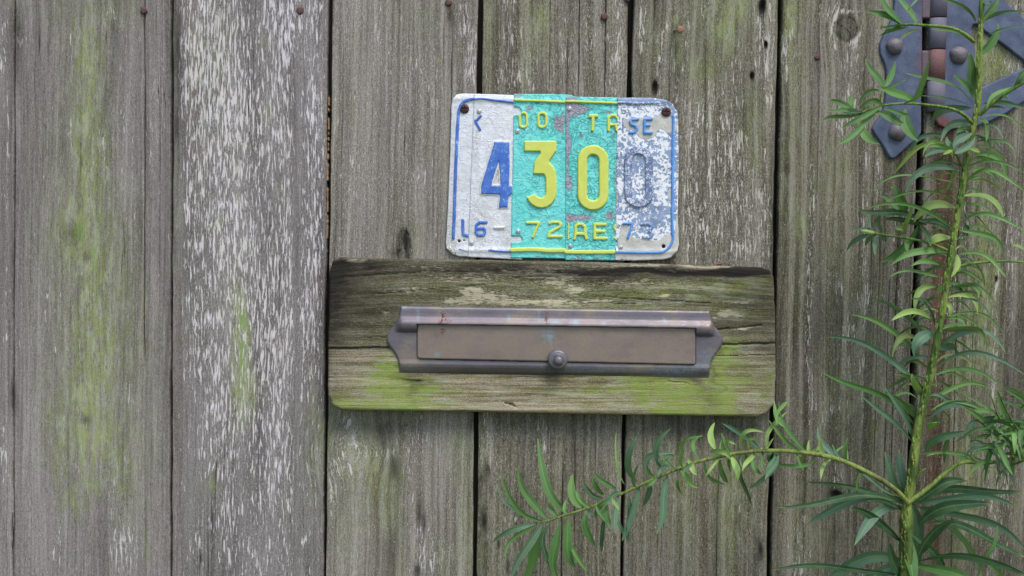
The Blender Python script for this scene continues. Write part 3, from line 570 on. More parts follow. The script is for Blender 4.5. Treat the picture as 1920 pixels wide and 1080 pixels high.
# ------------------------------------------------------------ number plate made of five cut licence plates
np_ = empty('number_plate', origin(1055, 487, 0), 'house number 4300 riveted together from cut strips of old white, teal and blue licence plates', 'number plate')
def Z1(u, v): return (820 + u / 3, 150 + v / 3)
def T6(u, v): return (830 + u / 6, 160 + v / 6)
def plate_mat(kind):
    N = NT(kind + ' plate paint'); c = N.obj(); M = N.sep(N.attr('m'))
    a = N.noise(c, (60, 60, 60), det=5, rough=0.65); b = N.noise(c, (420, 420, 420), det=4, rough=0.75, dist=0.6)
    w = N.noise(c, (75, 75, 95), (3, 3, 3), det=3, rough=0.55, dist=1.5)
    rid = N.mr(N.math('ABSOLUTE', N.math('SUBTRACT', w, 0.5)), 0.0, 0.05, 1, 0)
    b2 = N.noise(c, (170, 170, 170), (7, 7, 7), det=3, rough=0.6)
    vo = N.vor(c, (150, 150, 210))
    if kind == 'white':
        col = N.ramp(a, [(0.34, sr(206, 207, 205)), (0.5, sr(222, 223, 226)), (0.66, sr(232, 233, 236))])
        col = N.mix(N.math('MULTIPLY', M[0], N.mr(b, 0.40, 0.56), clamp=True), col, sr(232, 230, 228))
        grime = N.math('MULTIPLY', rid, N.mr(a, 0.42, 0.56))
        col = N.mix(N.math('MULTIPLY', grime, 0.22), col, sr(132, 124, 112))
        col = N.mix(N.math('MULTIPLY', M[1], N.mr(b, 0.42, 0.6), clamp=True), col, sr(150, 140, 116))
        h = N.math('ADD', N.math('MULTIPLY', rid, N.mr(a, 0.42, 0.58, .1, 1)), b); N.bump(h, 0.0011, 0.5)
        return N.fin(col, 0.5, 0.15, 0.4)
    if kind == 'teal':
        col = N.ramp(N.math('ADD', N.math('MULTIPLY', a, .6), N.math('MULTIPLY', b, .4)), [(0.36, sr(88, 200, 190)), (0.5, sr(112, 218, 210)), (0.64, sr(140, 228, 222))])
        chip = N.math('SUBTRACT', N.math('ADD', N.math('MULTIPLY', M[0], 0.42), b), 0.75)
        cm = N.mr(chip, -0.01, 0.03)
        bare = N.ramp(N.noise(c, (1300, 1300, 1300), det=2), [(0.35, sr(140, 136, 152)), (0.65, sr(186, 180, 190))])
        col = N.mix(N.math('MULTIPLY', N.math('MULTIPLY', rid, M[1]), 0.22), col, sr(44, 136, 124))
        col = N.mix(cm, col, bare)
        h = N.math('ADD', N.math('MULTIPLY', rid, N.math('MULTIPLY_ADD', M[1], 0.8, 0.25)), N.math('ADD', N.math('MULTIPLY', b, 0.25), b2)); h = N.math('SUBTRACT', h, N.math('MULTIPLY', cm, 0.7))
        N.bump(h, 0.0017, 0.8); return N.fin(col, 0.5, 0.0, 0.4)
    # peeled blue
    fn = N.noise(c, (210, 210, 210), (5, 1, 2), det=5, rough=0.64, dist=0.7)
    th = N.math('MULTIPLY_ADD', M[2], 0.13, 0.503)
    fm = N.mr(N.math('SUBTRACT', fn, th), -0.006, 0.012)
    blue = N.ramp(a, [(0.35, sr(118, 136, 164)), (0.65, sr(150, 167, 194))])
    col = N.mix(fm, blue, sr(236, 236, 238))
    cream = N.math('MULTIPLY', M[0], 1.0)
    cr = N.mr(N.math('ADD', cream, N.math('MULTIPLY', b, 0.3)), 0.60, 0.66)
    col = N.mix(cr, col, N.ramp(a, [(0.35, sr(186, 184, 174)), (0.65, sr(210, 206, 196))]))
    h = N.math('ADD', N.math('MULTIPLY', fm, 0.35), N.math('MULTIPLY', cr, 1.2)); N.bump(N.math('ADD', h, N.math('MULTIPLY', b, 0.25)), 0.0010, 0.7)
    return N.fin(col, 0.55, 0.0, 0.35)
PM = {k: plate_mat(k) for k in ('white', 'teal', 'blue')}
def ink(name, c1, c2, under, wear=0.66):
    N = NT(name); c = N.obj(); a = N.noise(c, (90, 90, 90), det=4, rough=.6); b = N.noise(c, (520, 520, 520), det=4, rough=0.7, dist=.4)
    col = N.mix(N.mr(a, .35, .65), c1, c2); col = N.mix(N.mr(N.math('ADD', N.math('MULTIPLY', b, .7), N.math('MULTIPLY', a, .3)), wear - .02, wear + .02), col, under)
    N.bump(b, 0.0006, 0.5); return N.fin(col, 0.48, 0, 0.4)
yel = ink('yellow embossed paint', sr(204, 212, 92), sr(214, 218, 102), sr(150, 170, 110), .68)
blu = ink('blue embossed paint', sr(62, 104, 186), sr(76, 124, 200), sr(176, 192, 220), .585)
lbl = ink('sky blue embossed paint', sr(84, 142, 212), sr(100, 156, 220), sr(160, 180, 214), .60)
fad = ink('worn blue line paint', sr(100, 134, 188), sr(140, 158, 190), sr(208, 212, 222), .53)
fw = ink('faded embossed digit paint', sr(100, 116, 150), sr(130, 147, 180), sr(228, 229, 233), .535)
whi = ink('white embossed paint', sr(206, 204, 200), sr(222, 220, 216), sr(150, 144, 134), .66)

def emb(part, name, f, bbox, h, bev, mat, dlev, label=None, step=0.8):
    return field_mesh(name, f, bbox, step, bevel_h(h, bev * .72), dlev, 0.0012, mat, part, label=label)
def strokes(part, name, segs, w, mat, dlev, h=2.4, clip=None, label=None):
    xs = [p[0] for s_ in segs for p in s_]; ys = [p[1] for s_ in segs for p in s_]
    def f(X, Y):
        d = np.full(X.shape, 1e9)
        for s_ in segs: d = np.minimum(d, sd_line(X, Y, s_, w * 1.14))
        d = d + (fbm(X / 3, Y / 3, 4, 2) - .5) * 0.9
        if clip is not None: d = np.maximum(d, clip(X, Y))
        return d
    return emb(part, name, f, (min(xs) - w, min(ys) - w, max(xs) + w, max(ys) + w), h, w * 0.42, mat, dlev, label)

TH = 1.6 * S
LV = [0.0035, 0.0050, 0.0068, 0.0084, 0.0100]    # each strip overlaps the one to its left
def hump(x, y, s, yt, yb):        # rolled rim top and bottom
    return 0
sA = [(856, 177), (868, 175.5), (900, 176), (900, 482), (860, 481), (846, 476), (837, 465), (836, 455), (839, 400), (843.5, 300), (846.5, 200), (848.5, 186)]
sB = [(889, 176), (930, 177), (980, 179.5), (979, 487), (930, 484.5), (877, 482)]
sC = [(964, 176), (1062, 177), (1072, 178), (1079, 183), (1076, 485), (958, 483.5)]
sD = [(1060.7, 181), (1165, 183), (1166, 488), (1060, 488)]
sE = [(1158, 183), (1225, 183.5), (1246, 187), (1262, 196), (1271, 212), (1272.5, 300), (1271, 400), (1273, 458), (1270, 470), (1258, 483), (1243, 486.5), (1190, 489), (1153, 487.5)]
def notch(X, Y, d, lst):
    for cx, cy, r, xl in lst:       # slot open to the left edge
        q = np.where(X < cx, np.abs(Y - cy) - r, np.hypot(X - cx, Y - cy) - r)
        d = np.maximum(d, -q)
    return d
def holes(X, Y, d, lst):
    for cx, cy, r in lst: d = np.maximum(d, r - np.hypot(X - cx, Y - cy))
    return d
def wav(X, Y, a=0.8): return (fbm(X / 12, Y / 12, 21, 2) - .5) * a
def rel(x, y, s, amp=0.8, seed=1):
    e = np.sqrt(np.clip(1 - (1 - np.clip(s / 1.6, 0, 1)) ** 2, 0, 1))
    return 1.4 * e + (fbm(x / 9, y / 9, seed, 3) - .5) * amp
def plate_strip(pts, notches, hls, kind, lev, mfun, label, amp=.8):
    xs = [p[0] for p in pts]; ys = [p[1] for p in pts]
    f = lambda X, Y: holes(X, Y, notch(X, Y, sd_poly(X, Y, pts) + wav(X, Y), notches), hls)
    def hh(x, y, s):
        h = rel(x, y, s, amp, int(lev * 1e5))
        # pressed rim near top and bottom
        yt = 187 + (x - 960) * 0.012; yb = 470 + (x - 960) * 0.006
        return h + 1.6 * np.exp(-((y - yt) / 5) ** 2) + 1.6 * np.exp(-((y - yb) / 5) ** 2)
    return field_mesh('plate_strip', f, (min(xs) - 3, min(ys) - 3, max(xs) + 3, max(ys) + 3), 1.25, hh, lev, 0.0014, PM[kind], np_, {'m': ('FLOAT_VECTOR', mfun)}, label)
def st3(*a): return np.stack(a, -1)
mA = lambda x, y: st3(blobs(x, y, [(868, 183, 30, 12, .8), (845, 420, 14, 60, .7), (870, 300, 8, 8, .5)]), blobs(x, y, [(845, 440, 12, 60, .8), (850, 300, 8, 100, .3), (880, 345, 16, 16, .4), (845, 472, 20, 14, .8)]), x * 0)
mB = lambda x, y: st3(blobs(x, y, [(950, 220, 12, 26, 1.0), (945, 260, 16, 20, .6), (930, 400, 20, 20, .7), (900, 186, 40, 8, .5), (950, 400, 16, 14, .8)]), blobs(x, y, [(900, 420, 20, 60, .5), (892, 270, 6, 50, .5), (950, 440, 12, 40, .4), (934, 325, 8, 20, 1.0)]), x * 0)
mC = lambda x, y: st3(blobs(x, y, [(1046, 230, 9, 14, 1.05), (1056, 222, 4, 14, .9), (992, 203, 10, 5, .95), (972, 180, 12, 4, .9), (1006, 343, 5, 4, .6), (1024, 184, 20, 3, .3), (1010, 481, 6, 2, .9), (1052, 245, 6, 6, .8)]) + .05, blobs(x, y, [(1010, 210, 60, 40, .9), (1048, 250, 14, 30, 1.0), (1020, 400, 40, 20, .6), (1005, 340, 30, 20, .5)]), x * 0)
mD = lambda x, y: st3(blobs(x, y, [(1076, 204, 14, 18, 1.05), (1090, 205, 20, 8, .9), (1064, 240, 4, 50, .85), (1068, 270, 5, 14, .9), (1090, 256, 4, 9, .8), (1066, 345, 8, 14, 1.0), (1064, 310, 4, 40, .7), (1088, 408, 30, 6, 1.1), (1068, 410, 10, 8, 1.0), (1144, 405, 10, 10, 1.0), (1140, 211, 8, 4, .8), (1150, 255, 5, 30, .5), (1085, 486, 16, 3, .9), (1120, 486, 8, 4, .8), (1066, 184, 12, 3, .8), (1152, 330, 3, 40, .5), (1102, 380, 6, 3, .8)]) + .08, x * 0 + .9, x * 0)
def mE(x, y):
    cream = blobs(x, y, [(1210, 232, 30, 14, 1.2), (1212, 250, 20, 14, 1.1), (1240, 222, 10, 10, .8), (1256, 236, 12, 16, 1.2), (1180, 232, 14, 10, .9), (1172, 440, 12, 26, 1.2), (1200, 460, 40, 14, 1.3), (1252, 456, 12, 18, 1.2), (1215, 480, 70, 9, 1.4), (1270, 440, 6, 60, .8), (1257, 365, 7, 16, 1.0), (1268, 300, 4, 80, .5), (1156, 370, 6, 30, .7), (1265, 470, 20, 20, 1.2)]) * .8
    blue = blobs(x, y, [(1210, 188, 50, 6, 1.6), (1240, 400, 30, 24, .9), (1190, 310, 40, 30, .6), (1180, 380, 40, 30, .5), (1262, 260, 8, 100, 1.0), (1210, 420, 20, 16, .8), (1225, 300, 30, 30, .3), (1165, 188, 12, 10, 1.4)]) - .35
    return st3(cream, x * 0, blue)
p1 = plate_strip(sA, [], [(861, 452, 2.8), (870, 451, 1.5)], 'white', LV[0], mA, 'dull white left end strip with blue border')
p2 = plate_strip(sB, [], [], 'white', LV[1], mB, 'white strip with the blue 4')
p3 = plate_strip(sC, [(970, 208, 7.2, 0), (973, 448.5, 6.2, 0)], [], 'teal', LV[2], mC, 'teal strip with the yellow 3')
p4 = plate_strip(sD, [], [], 'teal', LV[3], mD, 'peeling teal strip with the yellow 0', 1.6)
p5 = plate_strip(sE, [(1152.5, 455, 5.0, 0)], [(1170, 209, 2.2), (1244, 462, 3.5)], 'blue', LV[4], mE, 'blue and white flaking right end strip with the faded 0')
t1, t2, t3, t4, t5 = [l + 1.3 * S for l in LV]
# borders
def border(part, pts, w, mat, lev, h=2.4, sp=True): 
    q = [tuple(p) for p in (spline(pts, 5, False) if sp else pts)]
    return strokes(part, 'border_line', [q], w, mat, lev, h)
border(p1, [(850, 446), (852, 400), (854, 330), (857, 260), (859.5, 215), (863, 200), (870, 191), (880, 187), (888, 186)], 5.2, blu, t1, 3)
border(p1, [(861, 467), (870, 469.5), (877, 470)], 2.6, fad, t1)
border(p2, [(889.5, 186), (905, 185.5), (930, 188.5), (962, 192)], 3.6, blu, t2, 3)
border(p2, [(917, 469), (935, 471), (957, 472)], 3.6, blu, t2, 3)
border(p3, [(966, 187.5), (1000, 188.8), (1030, 190), (1059.5, 191.5)], 4.6, yel, t3, 3.4)
border(p3, [(960, 469), (1000, 468), (1030, 470), (1059, 469.5)], 7.6, yel, t3, 3.4)
border(p4, [(1062, 190), (1095, 191), (1156, 193.5)], 4.4, yel, t4, 3.4)
border(p4, [(1062, 472.5), (1100, 473), (1152, 472.6)], 7.0, yel, t4, 3.4)
border(p5, [(1160, 192), (1200, 193.5), (1235, 193)], 4.6, fad, t5, 3)
border(p5, [(1262.5, 218), (1262.5, 240), (1261.5, 300), (1260.5, 420), (1262, 445), (1257, 460), (1246, 471), (1230, 473.5), (1190, 473.5), (1156, 472.5)], 4.4, lbl, t5, 3)
# glyphs
strokes(p1, 'letter', [[Z1(143, 790), Z1(145, 868), Z1(170, 876)]], 5.2, blu, t1)
strokes(p2, 'letter', [[(901.5, 217.5), (891.5, 228), (900, 243)], [(891.5, 226), (893, 231)]], 4.2, blu, t2, 2.2)
o4 = [Z1(322, 350), Z1(403, 352), Z1(406, 480), Z1(403, 592), Z1(418, 600), Z1(420, 640), Z1(402, 655), Z1(394, 716), Z1(347, 718), Z1(353, 656), Z1(350, 644), Z1(248, 638), Z1(247, 600), Z1(285, 470)]
i4 = [Z1(345, 455), Z1(353, 520), Z1(357, 596), Z1(302, 596), Z1(322, 525)]
f4 = lambda X, Y: np.maximum(sd_poly(X, Y, o4), -sd_poly(X, Y, i4)) - 0.6 + (fbm(X / 4, Y / 4, 8, 2) - .5) * 1.2
emb(p2, 'digit', f4, (899, 262, 964, 394), 3.2, 3.0, blu, t2, 'blue 4')
emb(p2, 'digit_rim', lambda X, Y: np.minimum(f4(X, Y), 1e9) - 3.0, (894, 258, 961, 398), 1.6, 3.0, whi, t2 - 0.2 * S)
strokes(p2, 'digit', [[Z1(276, 801), Z1(236, 801), Z1(219, 816), Z1(217, 855), Z1(228, 872), Z1(260, 872), Z1(268, 858), Z1(268, 842), Z1(258, 835), Z1(226, 838)]], 5.0, blu, t2, 2.4, label='small blue 6')
strokes(p2, 'raised_dash', [[(928, 427), (944, 426.5)]], 5.0, whi, t2, 3.2)
def ring(u0, u1, v0, v1, w, q=0.5):
    cx, cy = Z1((u0 + u1) / 2, (v0 + v1) / 2); hw = (u1 - u0) / 6 - w / 2; hh = (v1 - v0) / 6 - w / 2
    return (lambda X, Y: np.abs(sd_rr(X, Y, cx, cy, hw, hh, hw * q)) - w / 2 + (fbm(X / 4, Y / 4, 9, 2) - .5) * .7), (cx - hw - w, cy - hh - w, cx + hw + w, cy + hh + w)
f, bb = ring(456, 511, 178, 274, 5.0, .9); emb(p3, 'letter', lambda X, Y: np.maximum(f(X, Y), 8.2 - np.hypot(X - 970, Y - 208)), bb, 2.8, 2.3, yel, t3, step=.6)
f, bb = ring(560, 620, 178, 274, 5.4, .9); emb(p3, 'letter', f, bb, 2.8, 2.3, yel, t3, step=.6)
g3 = [T6(*p) for p in [(925, 628), (1268, 628), (1278, 640), (1278, 738), (1200, 850), (1198, 870), (1240, 910), (1268, 970), (1278, 1040), (1280, 1200), (1268, 1275), (1225, 1335), (1170, 1372), (1110, 1382), (1050, 1370), (1000, 1340), (965, 1300), (948, 1262), (1035, 1225), (1060, 1252), (1095, 1268), (1130, 1262), (1155, 1238), (1160, 1200), (1158, 1040), (1142, 1005), (1120, 998), (1025, 998), (1020, 985), (1030, 875), (1100, 768), (1095, 745), (925, 745), (918, 730), (918, 640)]]
emb(p3, 'digit', lambda X, Y: sd_poly(X, Y, g3) - .5, (980, 260, 1046, 394), 4.2, 3.4, yel, t3, 'large yellow 3')
strokes(p3, 'digit', [[Z1(506, 803), Z1(572, 803), Z1(538, 882)]], 5.0, yel, t3, 2.8, label='small yellow 7')
strokes(p3, 'digit', [[Z1(632, 806), Z1(645, 800), Z1(685, 800), Z1(694, 812), Z1(688, 826), Z1(635, 856), Z1(624, 880), Z1(697, 880)]], 5.0, yel, t3, 2.8, label='small yellow 2')
strokes(p4, 'letter', [[Z1(860, 203), Z1(897, 203)], [Z1(876, 203), Z1(873, 281)]], 5.6, yel, t4, 3.0, label='yellow T')
strokes(p4, 'letter', [[Z1(963, 284), Z1(963, 215), Z1(978, 200), Z1(1000, 200), Z1(1014, 215)], [Z1(965, 252), Z1(1014, 252)], [Z1(1004, 252), Z1(1010, 284)]], 5.0, yel, t4, 3.0, clip=lambda X, Y: X - 1157.8, label='yellow R')
f, bb = ring(787, 963, 366, 734, 18.5, 1.0); emb(p4, 'digit', f, bb, 4.4, 4.0, yel, t4, 'large yellow 0')
strokes(p4, 'letter', [[Z1(736, 805), Z1(736, 895)]], 2.2, yel, t4, 2.0)
strokes(p4, 'letter', [[Z1(772, 892), Z1(777, 860), Z1(777, 825), Z1(790, 811), Z1(815, 811), Z1(830, 825), Z1(830, 860), Z1(838, 892)], [Z1(777, 866), Z1(828, 866)]], 5.2, yel, t4, 2.8, label='yellow R')
strokes(p4, 'letter', [[Z1(945, 812), Z1(885, 812), Z1(885, 891), Z1(948, 891)], [Z1(885, 851), Z1(938, 851)]], 5.6, yel, t4, 2.8, label='yellow E')
strokes(p4, 'letter', [[(1155, 421), (1151.5, 427), (1154.5, 432)], [(1152.5, 446), (1156, 449)]], 4.0, yel, t4, 2.4, clip=lambda X, Y: X - 1157)
strokes(p5, 'letter', [[Z1(1044, 218), Z1(1044, 292)]], 2.6, fad, t5, 1.6)
strokes(p5, 'letter', [[Z1(1128, 222), Z1(1096, 222), Z1(1085, 234), Z1(1092, 250), Z1(1114, 258), Z1(1122, 274), Z1(1112, 294), Z1(1082, 297)]], 4.6, lbl, t5 + .5 * S, 2.8, label='blue S')
strokes(p5, 'letter', [[Z1(1204, 220), Z1(1166, 222), Z1(1164, 297), Z1(1205, 298)], [Z1(1165, 257), Z1(1192, 255)]], 4.6, lbl, t5 + .5 * S, 2.8, label='blue E')
f, bb = ring(1050, 1215, 372, 718, 15.5, 1.0); emb(p5, 'digit', f, bb, 4.6, 3.2, fw, t5 - .2 * S, 'large faded blue-grey 0')
strokes(p5, 'digit', [[(1170, 419), (1185, 419.5), (1183, 430), (1177, 446)]], 4.2, lbl, t5 + .4 * S, 2.4, label='small blue 7')
strokes(p5, 'digit', [[(1203, 420), (1216, 419), (1223, 425), (1217, 431.5), (1223.5, 438), (1219, 446), (1206, 444)]], 4.4, fad, t5, 2.6, label='small faded 3')
# fixings
rv = NT('aluminium rivet'); rq = rv.noise(rv.obj(), (700, 700, 700)); rv_m = rv.fin(rv.ramp(rq, [(.3, sr(150, 150, 156)), (.7, sr(216, 214, 216))]), 0.35, 0.6)
for px, py, lv, p in ((898.5, 209, t2, p2), (970.5, 246, t3, p3), (971.5, 434, t3, p3), (884, 456, t2, p2), (1068, 204, t4, p4), (1069, 461, t4, p4), (1164, 464, t5, p5)):
    lathe('rivet', px, py, lv, [(4.6, -1), (4.6, .6), (4.0, 1.7), (2.6, 2.2), (2.0, 1.7), (1.6, 2.6), (.8, 3)], rv_m, p, 20)
lathe('grommet', 1170, 209, t5 - .6 * S, [(5.0, -.5), (4.6, 1.6), (3.4, 2.2), (2.6, 1.8), (2.3, 0)], rv_m, p5, 20).data.polygons[-1].use_smooth = False
sw = NT('rusty screw'); q = sw.noise(sw.obj(), (500, 500, 500), det=4); sw.bump(q, .0006); sw_m = sw.fin(sw.ramp(q, [(.35, sr(58, 34, 32)), (.65, sr(98, 66, 62))]), .6, .4)
def screw(px, py, lv):
    c = lambda X, Y: np.minimum(np.maximum(np.abs(X - px) - 1.1, np.abs(Y - py) - 5), np.maximum(np.abs(Y - py) - 1.1, np.abs(X - px) - 5))
    def h(x, y, s):
        r = np.hypot(x - px, y - py); z = 3.6 * np.sqrt(np.clip(1 - (r / 9.6) ** 2, 0, 1)) + .8
        return np.where(c(x, y) < 0, z - 3.0, z)
    field_mesh('screw', lambda X, Y: np.hypot(X - px, Y - py) - 8.8, (px - 11, py - 11, px + 11, py + 11), .55, h, lv, .002, sw_m, np_)
screw(871, 204, t1); screw(1249, 210, t5)

# ------------------------------------------------------------ hinge
hg = NT('blue grey hinge metal'); c = hg.obj(); a = hg.noise(c, (40, 40, 40), det=4, rough=.6); b = hg.noise(c, (600, 600, 600), det=3, rough=.7); M = hg.sep(hg.attr('m'))
col = hg.ramp(hg.math('ADD', hg.math('MULTIPLY', a, .6), hg.math('MULTIPLY', b, .4)), [(.36, sr(68, 76, 94)), (.5, sr(85, 94, 116)), (.64, sr(102, 111, 131))])
col = hg.mix(hg.math('MULTIPLY', M[0], hg.mr(a, .3, .6, .55, 1.1), clamp=True), col, hg.ramp(b, [(.35, sr(92, 56, 50)), (.65, sr(132, 86, 78))]))
col = hg.mix(hg.math('MULTIPLY', M[1], hg.mr(b, .3, .7, .6, 1), clamp=True), col, sr(112, 106, 114))
hg.bump(b, .0007, .6); hg_m = hg.fin(col, .62, .15, .35)
rq = NT('brown dome rivet'); b = rq.noise(rq.obj(), (500, 500, 500), det=4, rough=.7); rq.bump(b, .0007, .7); dm_m = rq.fin(rq.ramp(b, [(.35, sr(90, 82, 88)), (.65, sr(124, 114, 118))]), .55, .15)
hinge = empty('strap_hinge', origin(1757, 300, .002), 'heavy blue-grey metal hinge with dome rivets and rusty red knuckle at the upper right', 'hinge')
low = [(1726, 250), (1717, 263), (1702, 275), (1684, 291), (1675, 297.5), (1666, 295), (1656, 277), (1641, 256), (1634, 243), (1637, 234), (1650, 215), (1657, 190), (1660, 160), (1660, 138), (1656, 118), (1649.5, 104)]
upl = [(1648, 92), (1648.5, 82), (1655, 66), (1666, 45), (1673.5, 22), (1675, 0), (1671, -20), (1650, -50), (1636, -66), (1641, -80), (1658, -100), (1670, -118), (1684, -112), (1717, -84), (1728, -70)]
lp = [tuple(p) for p in spline(low, 3, False)] + [tuple(p) for p in spline(upl, 3, False)] + [(1729, 20)]
HB = .0012
def mH(x, y): return st3(blobs(x, y, [(1733, 122, 12, 26, 1.0), (1730, 20, 8, 60, .5), (1757, 232, 18, 16, 1.3), (1765, 240, 20, 10, 1.0), (1800, 236, 30, 14, .5), (1760, 95, 8, 5, .4)]), blobs(x, y, [(1752, 180, 20, 40, .7), (1750, 20, 14, 40, .5), (1757, 60, 14, 30, .5)]), x * 0)
field_mesh('left_leaf', lambda X, Y: sd_poly(X, Y, lp), (1630, -125, 1735, 302), 1.7, lambda x, y, s: 4.2 * np.sqrt(np.clip(1 - (1 - np.clip(s / 2.6, 0, 1)) ** 2, .0, 1)) + .8 + (fbm(x / 14, y / 14, 4, 2) - .5), HB, .002, hg_m, hinge, {'m': ('FLOAT_VECTOR', mH)})
ro = [(1746, 206), (1752, 226), (1758, 236), (1775, 243.5), (1800, 243), (1830, 238), (1855, 229), (1885, 214), (1920, 191), (1960, 160), (2050, 142), (2230, 134), (2230, 98), (2050, 90), (1965, 76), (1925, 42), (1882, 2), (1846, -26), (1800, -42), (1760, -38), (1746, -10)]
ri = [(1823, 48), (1831, 47), (1842, 58), (1870, 78), (1900, 101), (1918, 115), (1922, 121), (1919, 128), (1900, 136), (1860, 154), (1840, 163.5), (1824, 166), (1813, 157), (1812, 143), (1820, 131), (1826, 117), (1827, 95), (1822, 72), (1820, 56)]
field_mesh('right_leaf', lambda X, Y: np.maximum(sd_poly(X, Y, ro) + 0, -sd_poly(X, Y, ri)), (1740, -48, 2236, 248), 1.8, lambda x, y, s: 4.2 * np.sqrt(np.clip(1 - (1 - np.clip(s / 2.6, 0, 1)) ** 2, .0, 1)) + 1.2 + (fbm(x / 14, y / 14, 5, 2) - .5), HB, .002, hg_m, hinge, {'m': ('FLOAT_VECTOR', mH)})
def knuckle(y0, y1, rust, grey, x=1757.5, r=16, label=None):
    prof = [(r * .8, y0), (r, y0 + .8), (r, (y0 + y1) / 2), (r, y1 - .8), (r * .8, y1)]; n = 28; V = []; F = []
    d0 = HB + 5 * S; k = (D - d0) / D
    for rr, yy in prof:
        for i in range(n):
            t = 2 * math.pi * i / n; V.append(((x + (yy - 90) * -.03 - 960 + rr * math.cos(t)) * S * k, -d0 - rr * .5 * S * math.sin(t), Z0 + (540 - yy) * S * k))
    for j in range(4):
        for i in range(n): F.append((j * n + i, (j + 1) * n + i, (j + 1) * n + (i + 1) % n, j * n + (i + 1) % n))
    F.append(tuple(range(n))); F.append(tuple(4 * n + i for i in range(n))[::-1])
    o = mesh('knuckle', V, F, hg_m, hinge, label=label); km(o, (rust, grey, 0)); return o
knuckle(-40, 32, .3, .4); knuckle(34, 92, .12, .6); knuckle(93.5, 150, .95, .2, label='rusty red knuckle'); knuckle(152, 210, .1, .9, r=17)
for y0, y1 in ((-38, 36), (95, 150)):
    field_mesh('leaf_tab', lambda X, Y, y0=y0, y1=y1: sd_rr(X, Y, 1738, (y0 + y1) / 2, 13, (y1 - y0) / 2, 2), (1722, y0 - 3, 1754, y1 + 3), 1.8, lambda x, y, s: 5.5 * np.clip(s / 1.5, 0, 1) + .3, HB, .002, hg_m, hinge, {'m': ('FLOAT_VECTOR', lambda x, y: st3(x * 0 + .6, x * 0 + .4, x * 0))})
for px, py, r in ((1677, 87, 16), (1797, 104, 17), (1682, 248, 17), (1682, -72, 16)):
    lathe('dome_rivet', px, py, HB + 4 * S, [(r * math.cos(t), 12.5 * math.sin(t)) for t in np.linspace(-.1, 1.5, 9)], dm_m, hinge, 36, seed=px)

# ------------------------------------------------------------ dead leaf on the board's top edge
dl = NT('dry brown leaf').fin(sr(128, 86, 66), .8)
V = []; F = []
for i in range(7):
    t = i / 6; px = 1337 + 32 * t
    for k, o in ((0, -3.5), (1, 0), (2, 3.2)):
        V.append(P(px, 496.5 + 2.0 * t - math.sin(math.pi * t) * (4.5 if k != 1 else 2.6) + (1.8 * math.sin(5 * t) if k else 0), .012 + o * S * 1.2 * math.sin(math.pi * min(t + .1, 1))))
for i in range(6):
    for k in range(2): F.append((i * 3 + k, i * 3 + k + 1, i * 3 + k + 4, i * 3 + k + 3))
dlo = mesh('dead_leaf', np.array(V), F, dl); dlo['label'] = 'small curled dry brown leaf lying on the top edge of the mounting board'; dlo['category'] = 'leaf'

# ------------------------------------------------------------ the plant
lf = NT('leaf'); tone = lf.attr('tone', 'Color'); uv = lf.sep(lf.attr('uvw')); c = lf.obj()
nz = lf.noise(c, (90, 90, 90), det=3); rib = lf.mr(lf.math('ABSOLUTE', uv[0]), 0.05, 0.16, 1, 0)
col = lf.mix(lf.mr(nz, .35, .65, 0, .35), tone, lf.mix(.5, tone, sr(120, 150, 90)))
col = lf.mix(lf.math('MULTIPLY', rib, .45), col, sr(136, 168, 100))
col = lf.mix(lf.mr(uv[1], .9, 1.0, 0, .6), col, sr(160, 180, 84))
col = lf.mix(lf.math('MULTIPLY', lf.mr(uv[1], .93, .98), lf.mr(uv[2], .6, .7)), col, sr(140, 112, 70))
spot = lf.noise(c, (700, 700, 700), det=1); col = lf.mix(lf.math('MULTIPLY', lf.mr(spot, .70, .73), .5), col, sr(58, 62, 30))
lf.bump(lf.math('ADD', nz, lf.math('MULTIPLY', rib, -.4)), .0006, .4)
lf.fin(col, .55, 0, .3)
tr = lf.n('ShaderNodeBsdfTranslucent'); lf.put(tr.inputs[0], lf.mix(.5, col, sr(140, 180, 60))); mx = lf.n('ShaderNodeMixShader'); mx.inputs[0].default_value = .22
lf.t.links.new(lf.b.outputs[0], mx.inputs[1]); lf.t.links.new(tr.outputs[0], mx.inputs[2]); lf.t.links.new(mx.outputs[0], lf.out.inputs[0]); leaf_m = lf.m
TONE = {'d': sr(48, 80, 56), 't': sr(86, 118, 96), 'm': sr(82, 120, 64), 'g': sr(106, 146, 76), 'b': sr(146, 174, 94), 'y': sr(146, 162, 76), 'o': sr(96, 110, 56)}
st = NT('green stem'); c = st.obj(); a = st.noise(c, (260, 260, 40), det=4); b = st.noise(c, (30, 30, 14), (2, 2, 2), det=2)
ttt = st.attr('tone', 'Color'); st.bump(a, .003, 1.0)
pit = st.noise(c, (420, 420, 130), (5, 5, 5), det=3)
cs = st.mix(st.mr(a, .38, .62, 0, .85), ttt, st.mix(.7, ttt, sr(48, 70, 30)))
cs = st.mix(st.mr(b, .48, .6, 0, .6), cs, sr(142, 158, 78)); cs = st.mix(st.mr(pit, .58, .66, 0, .8), cs, sr(92, 74, 44))
stem_m = st.fin(cs, .75, 0, .2)

